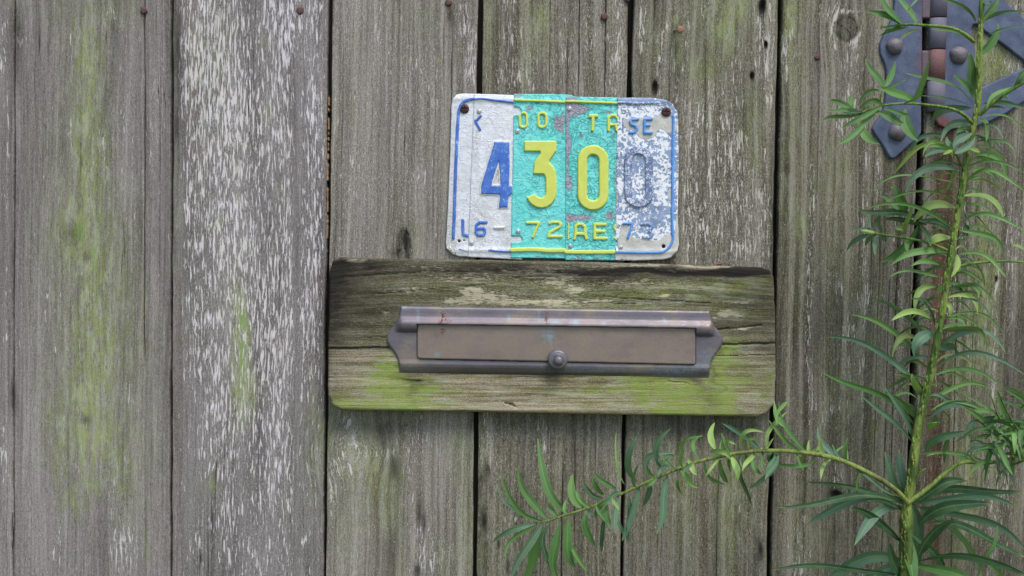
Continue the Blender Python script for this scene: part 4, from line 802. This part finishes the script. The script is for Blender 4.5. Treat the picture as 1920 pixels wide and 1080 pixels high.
class Leaves:
    def __init__(s): s.V = []; s.F = []; s.T = []; s.U = []
    def add(s, bx, by, tx, ty, ox, oy, w, tone, d0=.10, d1=None, tw=None):
        if d1 is None: d1 = max(d0 + rnd.uniform(-.035, .045), .012)
        if tw is None: tw = rnd.uniform(-.75, .75)
        dm = (d0 + d1) / 2 + rnd.uniform(.0, .018)
        n = 12; c0 = TONE[tone]; j = rnd.uniform(.86, 1.16); cc = [v * j * rnd.uniform(.94, 1.06) for v in c0]
        B, Tp = np.array([bx, by, d0]), np.array([tx, ty, d1]); M = (B + Tp) / 2; M[2] = dm; M[0] += 2 * ox; M[1] += 2 * oy
        L = math.hypot(tx - bx, ty - by) + abs(ox) + abs(oy)
        pts = [(1 - t) ** 2 * B + 2 * t * (1 - t) * M + t * t * Tp for t in np.linspace(0, 1, n)]
        k1 = rnd.uniform(-.035, .035) * L; k2 = rnd.uniform(0, 6.3); dxy = np.array([-(ty - by), tx - bx]) / max(L, 1)
        for i_, p in enumerate(pts): p[:2] += dxy * k1 * math.sin(2 * math.pi * i_ / (n - 1) + .0) * (i_ > 0)
        W3 = [Vector(P(p[0], p[1], p[2])) for p in pts]; base = len(s.V)
        asym = rnd.uniform(.75, 1.0)
        ph = rnd.uniform(0, 6.3); dry = rnd.random()
        for i, p in enumerate(W3):
            t = i / (n - 1); tg = (W3[min(i + 1, n - 1)] - W3[max(i - 1, 0)]).normalized()
            view = Vector((0, -1, 0)); side = tg.cross(view)
            side = side.normalized() if side.length > 1e-4 else Vector((1, 0, 0))
            nn = side.cross(tg).normalized(); a = tw * (1 - .5 * t) + .25 * math.sin(3 * t + ph)
            sv = side * math.cos(a) + nn * math.sin(a); nv = nn * math.cos(a) - side * math.sin(a)
            wd = w * 1.1 * S * .5 / max(math.cos(tw * .6), .6) * (max(math.sin(math.pi * t ** asym), 0) ** .72 * .96 + .10 * (1 - t))
            ed = 1 + .05 * math.sin(9 * t + ph)
            for k, q in enumerate((-1, -.5, 0, .5, 1)):
                s.V.append(tuple(p + sv * (wd * q * ed) - nv * (wd * .30 * (1 - abs(q)))))
                s.T.append(cc); s.U.append((q, t, dry))
            if i:
                for k in range(4): s.F.append((base + (i - 1) * 5 + k, base + (i - 1) * 5 + k + 1, base + i * 5 + k + 1, base + i * 5 + k))
    def build(s, parent, label=None):
        return mesh('foliage', s.V, s.F, leaf_m, parent, {'tone': ('FLOAT_COLOR', s.T), 'uvw': ('FLOAT_VECTOR', s.U)}, True, label)

plant = empty('leafy_plant', (float(P(1700, 1080, .11)[0]), -.11, 0), 'tall green plant with narrow drooping leaves in front of the fence at the right', 'plant')
def stem(name, pts, r0, r1, parent, c0, c1, n=12):
    sp = spline([(p[0], p[1], p[2] * 1000) for p in pts], 9, False)
    path = [P(p[0], p[1], p[2] / 1000) for p in sp]; m = len(path)
    rads = [(r0 + (r1 - r0) * i / (m - 1)) * S for i in range(m)] if callable(r0) is False else [r0(p[1]) * S for p in sp]
    V, F = tube_geo(path, rads, n, .05)
    T = [[c0[k] + (c1[k] - c0[k]) * (i / (m - 1)) for k in range(3)] for i in range(m) for _ in range(n)]
    return mesh(name, V, F, stem_m, parent, {'tone': ('FLOAT_COLOR', T)})
gs, ys, bs = sr(92, 128, 56), sr(128, 152, 74), sr(122, 118, 76)
SP = [(1702, 2300, .11), (1700, 1600, .11), (1700, 1200, .11), (1699, 1080, .11), (1699, 1000, .11), (1701, 948, .11), (1710, 890, .11), (1722, 800, .11), (1740, 720, .112), (1755, 650, .113), (1766, 590, .114), (1776, 520, .115), (1790, 435, .115), (1801, 370, .116), (1812, 300, .118), (1826, 232, .118), (1834, 190, .12), (1836, 120, .12), (1838, 60, .12), (1841, 0, .12), (1844, -80, .12), (1850, -200, .12)]
main = stem('stem', SP, lambda y: float(np.interp(y, [-200, 60, 400, 600, 720, 850, 940, 990, 2300], [3.8, 4.4, 5.4, 5.8, 6.6, 8.2, 9.0, 11, 16])) * (1 + .06 * math.sin(y / 9.0)), 0, plant, sr(84, 106, 50), gs)
# node where the side branches leave, a stubby collar
def twig(pts, r0, r1, c0=ys, c1=gs): return stem('branch', pts, r0, r1, plant, c0, c1, 10)
brL = twig([(1703, 944, .115), (1680, 920, .125), (1640, 893, .13), (1570, 861, .13), (1500, 848, .125), (1440, 845, .12), (1380, 850, .115), (1300, 868, .105), (1240, 892, .10), (1170, 924, .09), (1110, 950, .08), (1060, 966, .075), (1022, 979, .07)], 4.6, 2.0, bs, ys)
brT = twig([(1826, 78, .12), (1805, 62, .13), (1780, 52, .135), (1740, 48, .14), (1700, 46, .14), (1664, 50, .14)], 3.4, 1.8)
brM = twig([(1822, 230, .12), (1805, 214, .13), (1780, 203, .135), (1740, 197, .14), (1700, 194, .14), (1655, 198, .14), (1610, 213, .14)], 3.2, 1.6)
brB = twig([(1778, 470, .115), (1740, 455, .10), (1690, 445, .09), (1655, 440, .085), (1628, 434, .08)], 2.6, 1.6)
brR = twig([(1704, 942, .115), (1740, 915, .12), (1775, 885, .12), (1805, 867, .12), (1850, 868, .12), (1900, 858, .115), (1960, 830, .11), (2010, 790, .11)], 4.0, 2.2, ys, gs)
brH = twig([(1798, 500, .115), (1820, 494, .10), (1870, 490, .09), (1930, 492, .08), (1990, 500, .07)], 2.6, 1.6, gs, gs)
brU = twig([(1836, 215, .12), (1858, 195, .13), (1885, 175, .135), (1925, 152, .14), (1980, 130, .14)], 4.5, 2.6, gs, gs)
brS = twig([(1809, 325, .118), (1800, 303, .13), (1790, 286, .14), (1786, 280, .145)], 1.8, 1.2, bs, gs)

# decurrent leaf bases: small raised ridges running down the main stem
sy = [p[1] for p in reversed(SP)]; sx = [p[0] for p in reversed(SP)]; sdp = [p[2] for p in reversed(SP)]
RV, RF, RT = [], [], []
for i in range(260):
    y = rnd.uniform(20, 1090) if i < 230 else rnd.uniform(930, 1010); a = rnd.uniform(-1.25, 1.25); Lr = rnd.uniform(9, 20)
    rr = float(np.interp(y, [-200, 60, 400, 600, 720, 850, 940, 990, 2300], [3.8, 4.4, 5.4, 5.8, 6.6, 8.2, 9.0, 11, 16]))
    pp = []
    for t in np.linspace(0, 1, 5):
        yy = y + Lr * t; cx = float(np.interp(yy, sy, sx)); cd = float(np.interp(yy, sy, sdp)); q_ = rr * (1.02 - .12 * t)
        pp.append(P(cx + q_ * math.sin(a), yy, cd + q_ * S * math.cos(a)))
    v_, f_ = tube_geo(pp, [S * k_ for k_ in (.5, 1.9, 1.5, 1.0, .3)], 6); b0 = len(RV)
    RV += v_; RF += [tuple(b0 + k_ for k_ in f) for f in f_]
    cc = rnd.choice([sr(128, 152, 74), sr(96, 130, 58), sr(118, 134, 62), sr(104, 92, 54)]); RT += [cc] * len(v_)
mesh('leaf_bases', RV, RF, stem_m, main, {'tone': ('FLOAT_COLOR', RT)})['kind'] = 'stuff'
# --- leaves along the main stem
A = Leaves()
for q in [
    # lower whorl, dark
    (1694, 945, 1455, 952, 0, -14, 10, 'd'), (1694, 943, 1508, 987, -4, -26, 14, 't'), (1690, 950, 1602, 1023, -10, -16, 16, 't'), (1680, 938, 1505, 904, 0, -8, 7, 'd'),
    (1692, 1018, 1592, 953, -4, -14, 12, 'd'), (1707, 946, 1722, 1066, 8, -4, 21, 't'), (1704, 1005, 1712, 1110, 2, 0, 23, 'm'), (1698, 930, 1658, 846, -6, 4, 13, 't'), (1698, 925, 1686, 842, -2, 0, 15, 't'),
    (1716, 942, 1815, 902, -6, -10, 15, 'd'), (1716, 945, 1925, 922, -10, -16, 12, 'd'), (1714, 943, 1908, 952, 0, -16, 12, 't'), (1722, 950, 1925, 1036, 16, -18, 12, 't'), (1718, 948, 1842, 1084, 18, -14, 13, 'm'),
    (1735, 982, 1925, 1046, 6, -14, 12, 'd'), (1722, 985, 1862, 944, -6, -16, 18, 'd'), (1722, 1045, 1795, 972, -10, -4, 22, 'd'), (1722, 1052, 1928, 1080, 10, -18, 12, 'd'), (1690, 1078, 1443, 1070, 0, -10, 9, 'd'), (1692, 1052, 1548, 1088, -10, -18, 20, 't'),
    (1697, 1088, 1668, 1014, -6, 4, 15, 'd'), (1722, 892, 1735, 880, 2, -4, 9, 'b'), (1708, 1000, 1770, 1090, 14, -6, 12, 'd'), (1700, 960, 1625, 940, 0, -8, 8, 'd'), (1712, 1060, 1850, 1130, 10, -20, 14, 'm'), (1696, 1060, 1600, 1140, -8, -20, 16, 't'), (1830, 1090, 1870, 985, 4, 0, 9, 'm'),
    (1890, 1090, 1820, 1040, 0, -8, 7, 'g'), (1700, 938, 1640, 905, 6, 10, 6, 'd'),
    # long left ones
    (1740, 632, 1632, 560, 8, -8, 7, 't'), (1726, 668, 1592, 589, 6, -14, 8, 'g'), (1722, 720, 1549, 632, 4, -22, 9, 't'), (1716, 800, 1538, 697, 4, -16, 9, 'm'), (1712, 830, 1610, 738, 2, -4, 7, 't'), (1714, 832, 1655, 720, 4, -8, 8, 't'),
    (1727, 640, 1673, 670, -10, -22, 9, 'o'), (1752, 622, 1714, 669, -8, -10, 17, 't'), (1748, 600, 1670, 603, 0, -18, 9, 'b'), (1758, 537, 1716, 590, -14, -16, 10, 'b'), (1778, 532, 1756, 553, -2, -3, 9, 'b'), (1771, 566, 1780, 596, 7, -3, 7, 'b'),
    (1796, 478, 1783, 520, 5, -2, 13, 'b'), (1768, 497, 1707, 500, 0, -9, 8, 'g'), (1764, 520, 1666, 520, 0, -12, 5, 'g'), (1776, 473, 1670, 498, -6, -13, 11, 'g'), (1787, 447, 1738, 464, -6, -9, 13, 'b'), (1793, 390, 1713, 418, -10, -18, 13, 'b'),
    (1786, 428, 1620, 393, 4, -26, 6, 'g'), (1730, 800, 1655, 735, 0, -10, 8, 'm'), (1732, 745, 1710, 700, -4, 0, 10, 'b'), (1738, 742, 1675, 702, 0, -14, 7, 'o'), (1720, 770, 1650, 745, 0, -6, 5, 'g'),
    (1750, 575, 1707, 560, 0, -6, 4, 'd'), (1753, 610, 1725, 560, 2, -8, 4, 'd'),
    # right
    (1803, 368, 1882, 411, 14, -18, 10, 'b'), (1800, 418, 1925, 436, 0, -24, 6, 'g'), (1799, 432, 1880, 480, 16, -14, 8, 'g'), (1796, 478, 1888, 524, 12, -18, 6, 'g'), (1822, 290, 1884, 345, 20, -20, 10, 'g'), (1815, 335, 1925, 362, 0, -26, 7, 'g'),
    (1816, 312, 1928, 330, 0, -18, 5, 'm'), (1792, 318, 1773, 361, 4, -8, 11, 'b'), (1824, 300, 1836, 285, -4, 4, 12, 'y'), (1802, 345, 1840, 335, 0, -6, 4, 'g'), (1800, 450, 1812, 448, 0, 0, 3, 'g'), (1806, 425, 1812, 445, 4, -6, 9, 'd'),
    (1795, 500, 1846, 541, 16, -12, 5, 'o'), (1786, 516, 1830, 528, 4, -10, 4, 'm'), (1782, 540, 1864, 570, 12, -18, 4, 'g'), (1776, 558, 1832, 590, 18, -16, 7, 'b'), (1778, 570, 1860, 600, 10, -22, 4, 'd'), (1775, 545, 1804, 565, 10, -14, 7, 'd'), (1790, 540, 1834, 560, 16, -12, 7, 'm'),
    (1765, 600, 1885, 632, 6, -30, 4, 'g'), (1760, 622, 1843, 657, 26, -22, 9, 'o'), (1764, 648, 1887, 664, 6, -38, 10, 't'), (1760, 655, 1795, 653, 0, -4, 14, 't'), (1755, 690, 1925, 706, 0, -36, 7, 't'), (1752, 704, 1885, 730, 4, -24, 6, 'm'), (1766, 598, 1810, 615, 8, -10, 4, 'g'),
    (1746, 750, 1862, 730, -4, -18, 7, 'g'), (1742, 785, 1850, 773, -4, -22, 11, 't'), (1735, 848, 1815, 808, -10, -8, 13, 't'), (1742, 800, 1757, 790, 0, -4, 14, 'g'), (1740, 805, 1760, 795, 2, -6, 12, 'g'), (1745, 770, 1862, 778, 0, -20, 5, 'g'), (1736, 855, 1870, 880, 0, -12, 5, 'g'),
    # upper left arches
    (1802, 320, 1697, 367, -20, -24, 11, 't'), (1772, 268, 1672, 331, -12, -14, 7, 'y'), (1799, 345, 1630, 363, -8, -26, 3.6, 'g'), (1796, 380, 1658, 380, -4, -22, 3.6, 'g'), (1774, 255, 1704, 294, -10, -18, 7, 't'), (1775, 262, 1730, 294, -8, -12, 5, 'g'),
    # top node
    (1836, 190, 1817, 95, -4, 4, 19, 'm'), (1830, 188, 1787, 141, 2, -6, 10, 'm'), (1824, 196, 1697, 137, 8, -14, 8, 'm'), (1822, 200, 1712, 180, 0, -8, 3, 'd'), (1823, 203, 1747, 240, -14, -16, 12, 't'), (1822, 232, 1764, 266, -10, -14, 12, 't'),
    (1842, 195, 1928, 205, 6, -6, 7, 't'), (1842, 203, 1887, 206, 0, -5, 4, 'm'), (1842, 218, 1924, 252, 12, -14, 4, 'g'), (1836, 225, 1849, 266, 8, -10, 11, 'g'), (1836, 102, 1872, 44, 8, 4, 15, 'm'), (1838, 45, 1872, -6, 4, 0, 13, 'm'), (1846, 40, 1928, 22, -4, -8, 6, 't'), (1852, 66, 1928, 52, -2, -7, 2.6, 'm'),
    (1830, 42, 1750, -6, 12, -8, 5, 'm'), (1841, 15, 1860, 5, 0, -5, 7, 'g'), (1832, 236, 1880, 262, 10, -12, 4, 't'), (1826, 240, 1790, 255, -4, -6, 8, 'm'), (1824, 252, 1850, 300, 14, -10, 5, 'm'), (1828, 265, 1905, 300, 14, -18, 4, 'm'), (1845, -20, 1890, -70, 0, 0, 14, 'm'), (1840, -30, 1790, -80, 0, 0, 14, 'm'),
    # small twig rosette
]: A.add(*q)
for q in [(1787, 281, 1741, 276, 0, -5, 7, 'g'), (1786, 282, 1733, 294, -2, -6, 8, 't'), (1787, 281, 1787, 306, 1, 0, 8, 'b'), (1787, 279, 1776, 257, -3, 0, 7, 't'), (1788, 280, 1824, 249, -4, -5, 11, 't'), (1790, 288, 1828, 258, 3, 3, 10, 't'), (1812, 280, 1838, 286, 2, -3, 7, 'b'), (1786, 280, 1768, 290, 0, 0, 5, 'y')]: A.add(*q, d0=.145)
# filler leaves where the stem is densely set
for i in range(52):
    y = 250 + i * 10.5; x = float(np.interp(y, [232, 300, 370, 435, 520, 590, 650, 720, 800], [1826, 1812, 1801, 1790, 1776, 1766, 1755, 1740, 1722]))
    sgn = 1 if i % 2 else -1; L = rnd.uniform(46, 92)
    A.add(x + sgn * 6, y, x + sgn * L, y + rnd.uniform(4, 34), rnd.uniform(-4, 4), -rnd.uniform(10, 20), rnd.uniform(2.5, 6), rnd.choice('mgtogb'), d1=.10 - rnd.uniform(.01, .05))
A.build(main)
B_ = Leaves()
for q in [(1688, 46, 1624, 21, 4, -6, 11, 'm'), (1692, 45, 1650, -14, -2, 6, 12, 'm'), (1720, 46, 1676, -14, 6, 2, 10, 'm'), (1704, 50, 1647, 69, -4, -2, 4.5, 'm'), (1722, 57, 1684, 77, -4, -3, 4, 'o'), (1690, 49, 1656, 70, -8, -2, 5, 'm'), (1680, 50, 1648, 53, 0, 0, 4, 'd'), (1702, 22, 1735, -14, -4, 0, 2.5, 'g'), (1812, 72, 1745, 55, 6, -6, 4, 'm')]: B_.add(*q, d0=.14, tw=rnd.uniform(-.3, .3))
B_.build(brT)
M_ = Leaves()
for q in [(1656, 164, 1622, 110, 2, 2, 11, 'm'), (1657, 164, 1679, 114, 3, 2, 10, 'm'), (1651, 162, 1719, 199, 6, -3, 14, 'g'), (1709, 192, 1743, 110, 4, 4, 10, 'g'), (1698, 204, 1722, 265, -8, 6, 15, 'm'), (1655, 196, 1610, 205, 0, -10, 9, 'm'), (1650, 170, 1608, 200, -4, -10, 6, 'm'), (1650, 195, 1638, 172, -4, 4, 3, 'g'),
          (1612, 212, 1555, 190, -6, -7, 9, 'm'), (1610, 208, 1549, 208, 0, -1, 7, 'm'), (1606, 216, 1540, 227, -4, -3, 6, 'm'), (1655, 198, 1577, 240, -2, 2, 8, 'm'), (1600, 205, 1597, 175, -3, 0, 8, 'm'), (1648, 200, 1571, 271, -4, 12, 8, 'm'), (1608, 222, 1650, 270, -8, 6, 12, 'g'), (1640, 208, 1702, 240, 0, -3, 12, 'm'), (1660, 204, 1708, 214, 0, 2, 6, 'm'),
          (1655, 165, 1698, 150, 0, 2, 4, 'm'), (1655, 200, 1655, 165, -4, 0, 3, 'g'), (1690, 196, 1733, 165, 6, 4, 4, 'm'), (1618, 210, 1567, 205, -2, 2, 8, 'd'), (1625, 206, 1590, 222, 0, 0, 6, 'm')]: M_.add(*q, d0=.14, tw=rnd.uniform(-.3, .3))
M_.build(brM)
Q = Leaves()
for q in [(1728, 412, 1603, 391, 0, -3, 10, 'd'), (1698, 405, 1676, 345, 3, 2, 16, 'm'), (1690, 396, 1647, 365, 2, -1, 9, 'm'), (1738, 421, 1655, 412, 0, -3, 9, 'd'), (1722, 422, 1650, 492, 10, 6, 14, 'm'), (1725, 420, 1745, 462, 2, -4, 14, 'd'), (1782, 432, 1722, 414, 0, -8, 14, 'd'), (1698, 440, 1712, 380, -4, 4, 7, 'b'), (1738, 405, 1741, 370, -2, 0, 8, 'm'), (1728, 422, 1704, 470, -2, 0, 7, 'd'),
          (1735, 405, 1780, 402, 0, -4, 5, 'd'), (1640, 437, 1587, 472, -6, -6, 8, 't'), (1645, 438, 1622, 462, -4, -4, 8, 't'), (1650, 440, 1662, 456, 2, -2, 9, 't'), (1637, 432, 1632, 398, -5, 0, 6, 't'), (1655, 437, 1650, 402, -5, 0, 6, 't'), (1644, 434, 1595, 432, 0, -4, 5, 't'), (1645, 440, 1641, 480, -3, 0, 7, 't'), (1697, 435, 1678, 430, 0, -5, 8, 'b'), (1690, 440, 1700, 472, 5, 0, 9, 'm'),
          (1690, 395, 1640, 420, -10, -8, 6, 't'), (1770, 436, 1745, 425, 0, 0, 5, 'd')]: Q.add(*q, d0=.07, tw=rnd.uniform(-.4, .4))
Q.build(brB)
bud = lathe('bud', 1627, 435, .08, [(1, -1)], leaf_m, brB, 8)
bpy.data.objects.remove(bud)
V, F = tube_geo([P(1640 - 26 * t, 437 - 4.5 * t, .082) for t in np.linspace(0, 1, 8)], [S * v for v in (1.4, 3, 3.8, 4, 3.8, 3.2, 2.2, .6)], 10)
mesh('bud', V, F, NT('pale green bud').fin(sr(176, 196, 112), .5), brB)
def c4(u, v): return (900 + u / 3.31, 760 + v / 3.31)
Lf = Leaves()
for bu, bv, tu, tv, ox, oy, w, tn_ in [(400, 725, 98, 480, -10, 14, 6, 't'), (395, 722, 130, 418, -14, 16, 8, 'g'), (420, 712, 240, 355, -12, 8, 11, 'm'), (550, 670, 358, 198, -14, 14, 14, 'm'), (490, 692, 430, 590, -4, 4, 9, 'm'), (630, 637, 575, 422, -9, 6, 14, 'g'), (765, 575, 632, 470, -4, 8, 9, 'd'), (850, 525, 698, 408, -2, 3, 8, 'm'), (770, 558, 700, 440, -4, 3, 8, 'm'),
          (350, 745, 72, 855, -3, -8, 9, 't'), (350, 745, 150, 940, -9, -8, 8, 'm'), (385, 740, 190, 1080, -4, 0, 14, 't'), (390, 742, 262, 1100, 3, 0, 17, 'g'), (425, 742, 455, 1055, -13, 0, 8, 'd'), (500, 722, 490, 1090, -12, 4, 15, 'm'), (548, 705, 605, 1020, -10, 6, 15, 'm'), (550, 830, 667, 1032, -2, 3, 7, 'g'), (655, 670, 720, 880, -7, 4, 12, 'm'), (775, 680, 755, 920, -2, 0, 8, 'd'),
          (862, 570, 842, 795, -4, 0, 12, 't'), (775, 600, 815, 745, -4, 0, 10, 'm'), (850, 690, 937, 842, -3, 3, 7, 't'), (990, 500, 880, 846, 2, 4, 12, 't'), (920, 560, 912, 872, 3, 0, 8, 'd'), (1055, 470, 1014, 627, 3, 2, 9, 't'), (1165, 430, 1096, 800, 3, 2, 11, 't'), (970, 475, 978, 188, -17, 2, 11, 't'), (1130, 400, 1190, 140, -20, -4, 10, 't'), (1045, 445, 1207, 298, -20, -18, 9, 't'),
          (900, 495, 847, 150, -8, 8, 3.6, 'g'), (1270, 350, 1390, 192, -20, -14, 6, 'g'), (1358, 325, 1383, 183, -15, -6, 8, 'm'), (1465, 277, 1458, 105, -9, 2, 10, 'b'), (1735, 270, 1500, 110, 3, -3, 9, 't'), (1520, 290, 1590, 245, -8, -12, 6, 'b'), (1620, 275, 1772, 170, -16, -16, 7, 'b'), (1672, 275, 1730, 225, -8, -12, 6, 'b'), (1290, 335, 1350, 432, -1, 2, 9, 'b'), (1238, 385, 1357, 512, -2, 4, 9, 'g'),
          (1222, 450, 1260, 556, -4, 0, 5, 'g'), (1395, 350, 1530, 490, -10, 10, 6, 'm'), (1490, 335, 1542, 484, -4, 4, 9, 'm'), (1560, 310, 1600, 467, 3, -2, 10, 'b'), (1420, 290, 1560, 345, 2, -9, 8, 'b'), (1612, 320, 1690, 632, -5, 4, 6, 'd'), (1688, 310, 1750, 430, -5, 4, 8, 'm'), (1850, 362, 1662, 520, 3, 3, 11, 't'), (1745, 262, 1752, 306, 2, 0, 7, 'b'), (1150, 330, 1205, 380, -5, 2, 4, 'g'), (860, 535, 770, 625, -2, 0, 10, 't'), (680, 650, 690, 710, -2, 0, 7, 't'), (1170, 385, 1100, 310, -2, 4, 4, 't'), (1210, 320, 1140, 330, 0, -4, 5, 't'), (1150, 390, 1200, 380, -12, -10, 4, 'g')]:
    b_, t_ = c4(bu, bv), c4(tu, tv)
    dd = float(np.interp(b_[0], [1022, 1440, 1570], [.07, .12, .13]))
    Lf.add(b_[0], b_[1], t_[0], t_[1], ox, oy, w, tn_, d0=dd, d1=dd + rnd.uniform(-.03, .03), tw=rnd.uniform(-.35, .35))
for q in [(1502, 846, 1440, 786, -2, 6, 7, 'g'), (1470, 800, 1452, 752, -6, 2, 8, 'g'), (1512, 848, 1461, 768, -6, 4, 8, 'm'), (1572, 864, 1533, 800, -6, 4, 9, 't'), (1552, 858, 1537, 820, -5, 2, 9, 'b'), (1530, 862, 1447, 868, 4, 9, 6, 'm'), (1478, 752, 1458, 800, -8, -6, 6, 'g'), (1460, 860, 1435, 900, -2, 0, 8, 't'), (1610, 880, 1560, 832, -2, 6, 6, 't'), (1600, 874, 1680, 930, 4, 6, 6, 'd'), (1440, 840, 1478, 770, -14, -2, 7, 'b')]:
    Lf.add(*q, d0=.125, tw=rnd.uniform(-.35, .35))
for i in range(34):
    t = rnd.random() ** .8; x = 1060 + 560 * t; y = float(np.interp(x, [1022, 1110, 1170, 1240, 1300, 1380, 1440, 1500, 1570, 1640], [979, 950, 924, 892, 868, 850, 845, 848, 861, 893]))
    sg = rnd.choice((-1, 1)); a = rnd.uniform(.5, 2.4); L = rnd.uniform(26, 54)
    Lf.add(x, y, x + L * math.cos(a) * .8, y + sg * L * math.sin(a), rnd.uniform(-9, -2), -sg * rnd.uniform(-2, 6), rnd.uniform(4, 8), rnd.choice('bbgmt'), d0=.11, tw=rnd.uniform(-.4, .4))
Lf.build(brL)
Rf = Leaves()
for i in range(84):
    t = rnd.random(); x = 1850 + 110 * t + rnd.uniform(-14, 14); y = 868 - 40 * t * t + rnd.uniform(-92, 4)
    a = rnd.choice([rnd.uniform(2.6, 3.9), rnd.uniform(-.5, 1.8), rnd.uniform(.9, 2.0)]); L = rnd.uniform(34, 78)
    Rf.add(x, y, x + L * math.cos(a), y + L * math.sin(a), rnd.uniform(-4, 4), -rnd.uniform(4, 14), rnd.uniform(4, 8), rnd.choice('mmtgdd'), d0=.12 + rnd.uniform(-.03, .03))
for q in [(1850, 868, 1720, 853, 0, -12, 5, 'g'), (1930, 862, 1868, 920, -12, -14, 8, 'm'), (1830, 868, 1800, 850, 0, -4, 5, 'm'), (1855, 870, 1845, 880, 0, 0, 4, 'm'), (1920, 865, 1800, 760, 0, -10, 9, 'g'), (1925, 815, 1835, 785, 0, -14, 10, 't'), (1910, 840, 1800, 735, 10, -14, 5, 'm'), (1915, 830, 1868, 735, -6, 0, 8, 'g'), (1832, 790, 1820, 825, -8, -8, 9, 't'), (1780, 820, 1770, 868, -3, 0, 7, 't')]: Rf.add(*q, d0=.12)
Rf.build(brR)
for tp in ([(1900, 860, .118), (1890, 810, .12), (1870, 775, .12), (1858, 740, .12)], [(1935, 845, .11), (1905, 800, .12), (1885, 765, .125), (1872, 735, .13)]): twig(tp, 2.0, 1.2, gs, gs)
Uf = Leaves()
for q in [(1850, 205, 1908, 162, -8, -10, 6, 'g'), (1880, 178, 1894, 188, 0, 0, 8, 'm'), (1920, 155, 1960, 90, 0, 0, 12, 'm'), (1930, 150, 1990, 190, 0, -8, 10, 't'), (1900, 165, 1935, 125, -4, 0, 9, 'm')]: Uf.add(*q, d0=.135)
Uf.build(brU)
Hf = Leaves()
for q in [(1928, 470, 1898, 461, 0, -3, 6, 'b'), (1960, 498, 1990, 560, 0, -8, 9, 'm'), (1970, 500, 2010, 450, 0, 0, 9, 'm')]: Hf.add(*q, d0=.08)
Hf.build(brH)
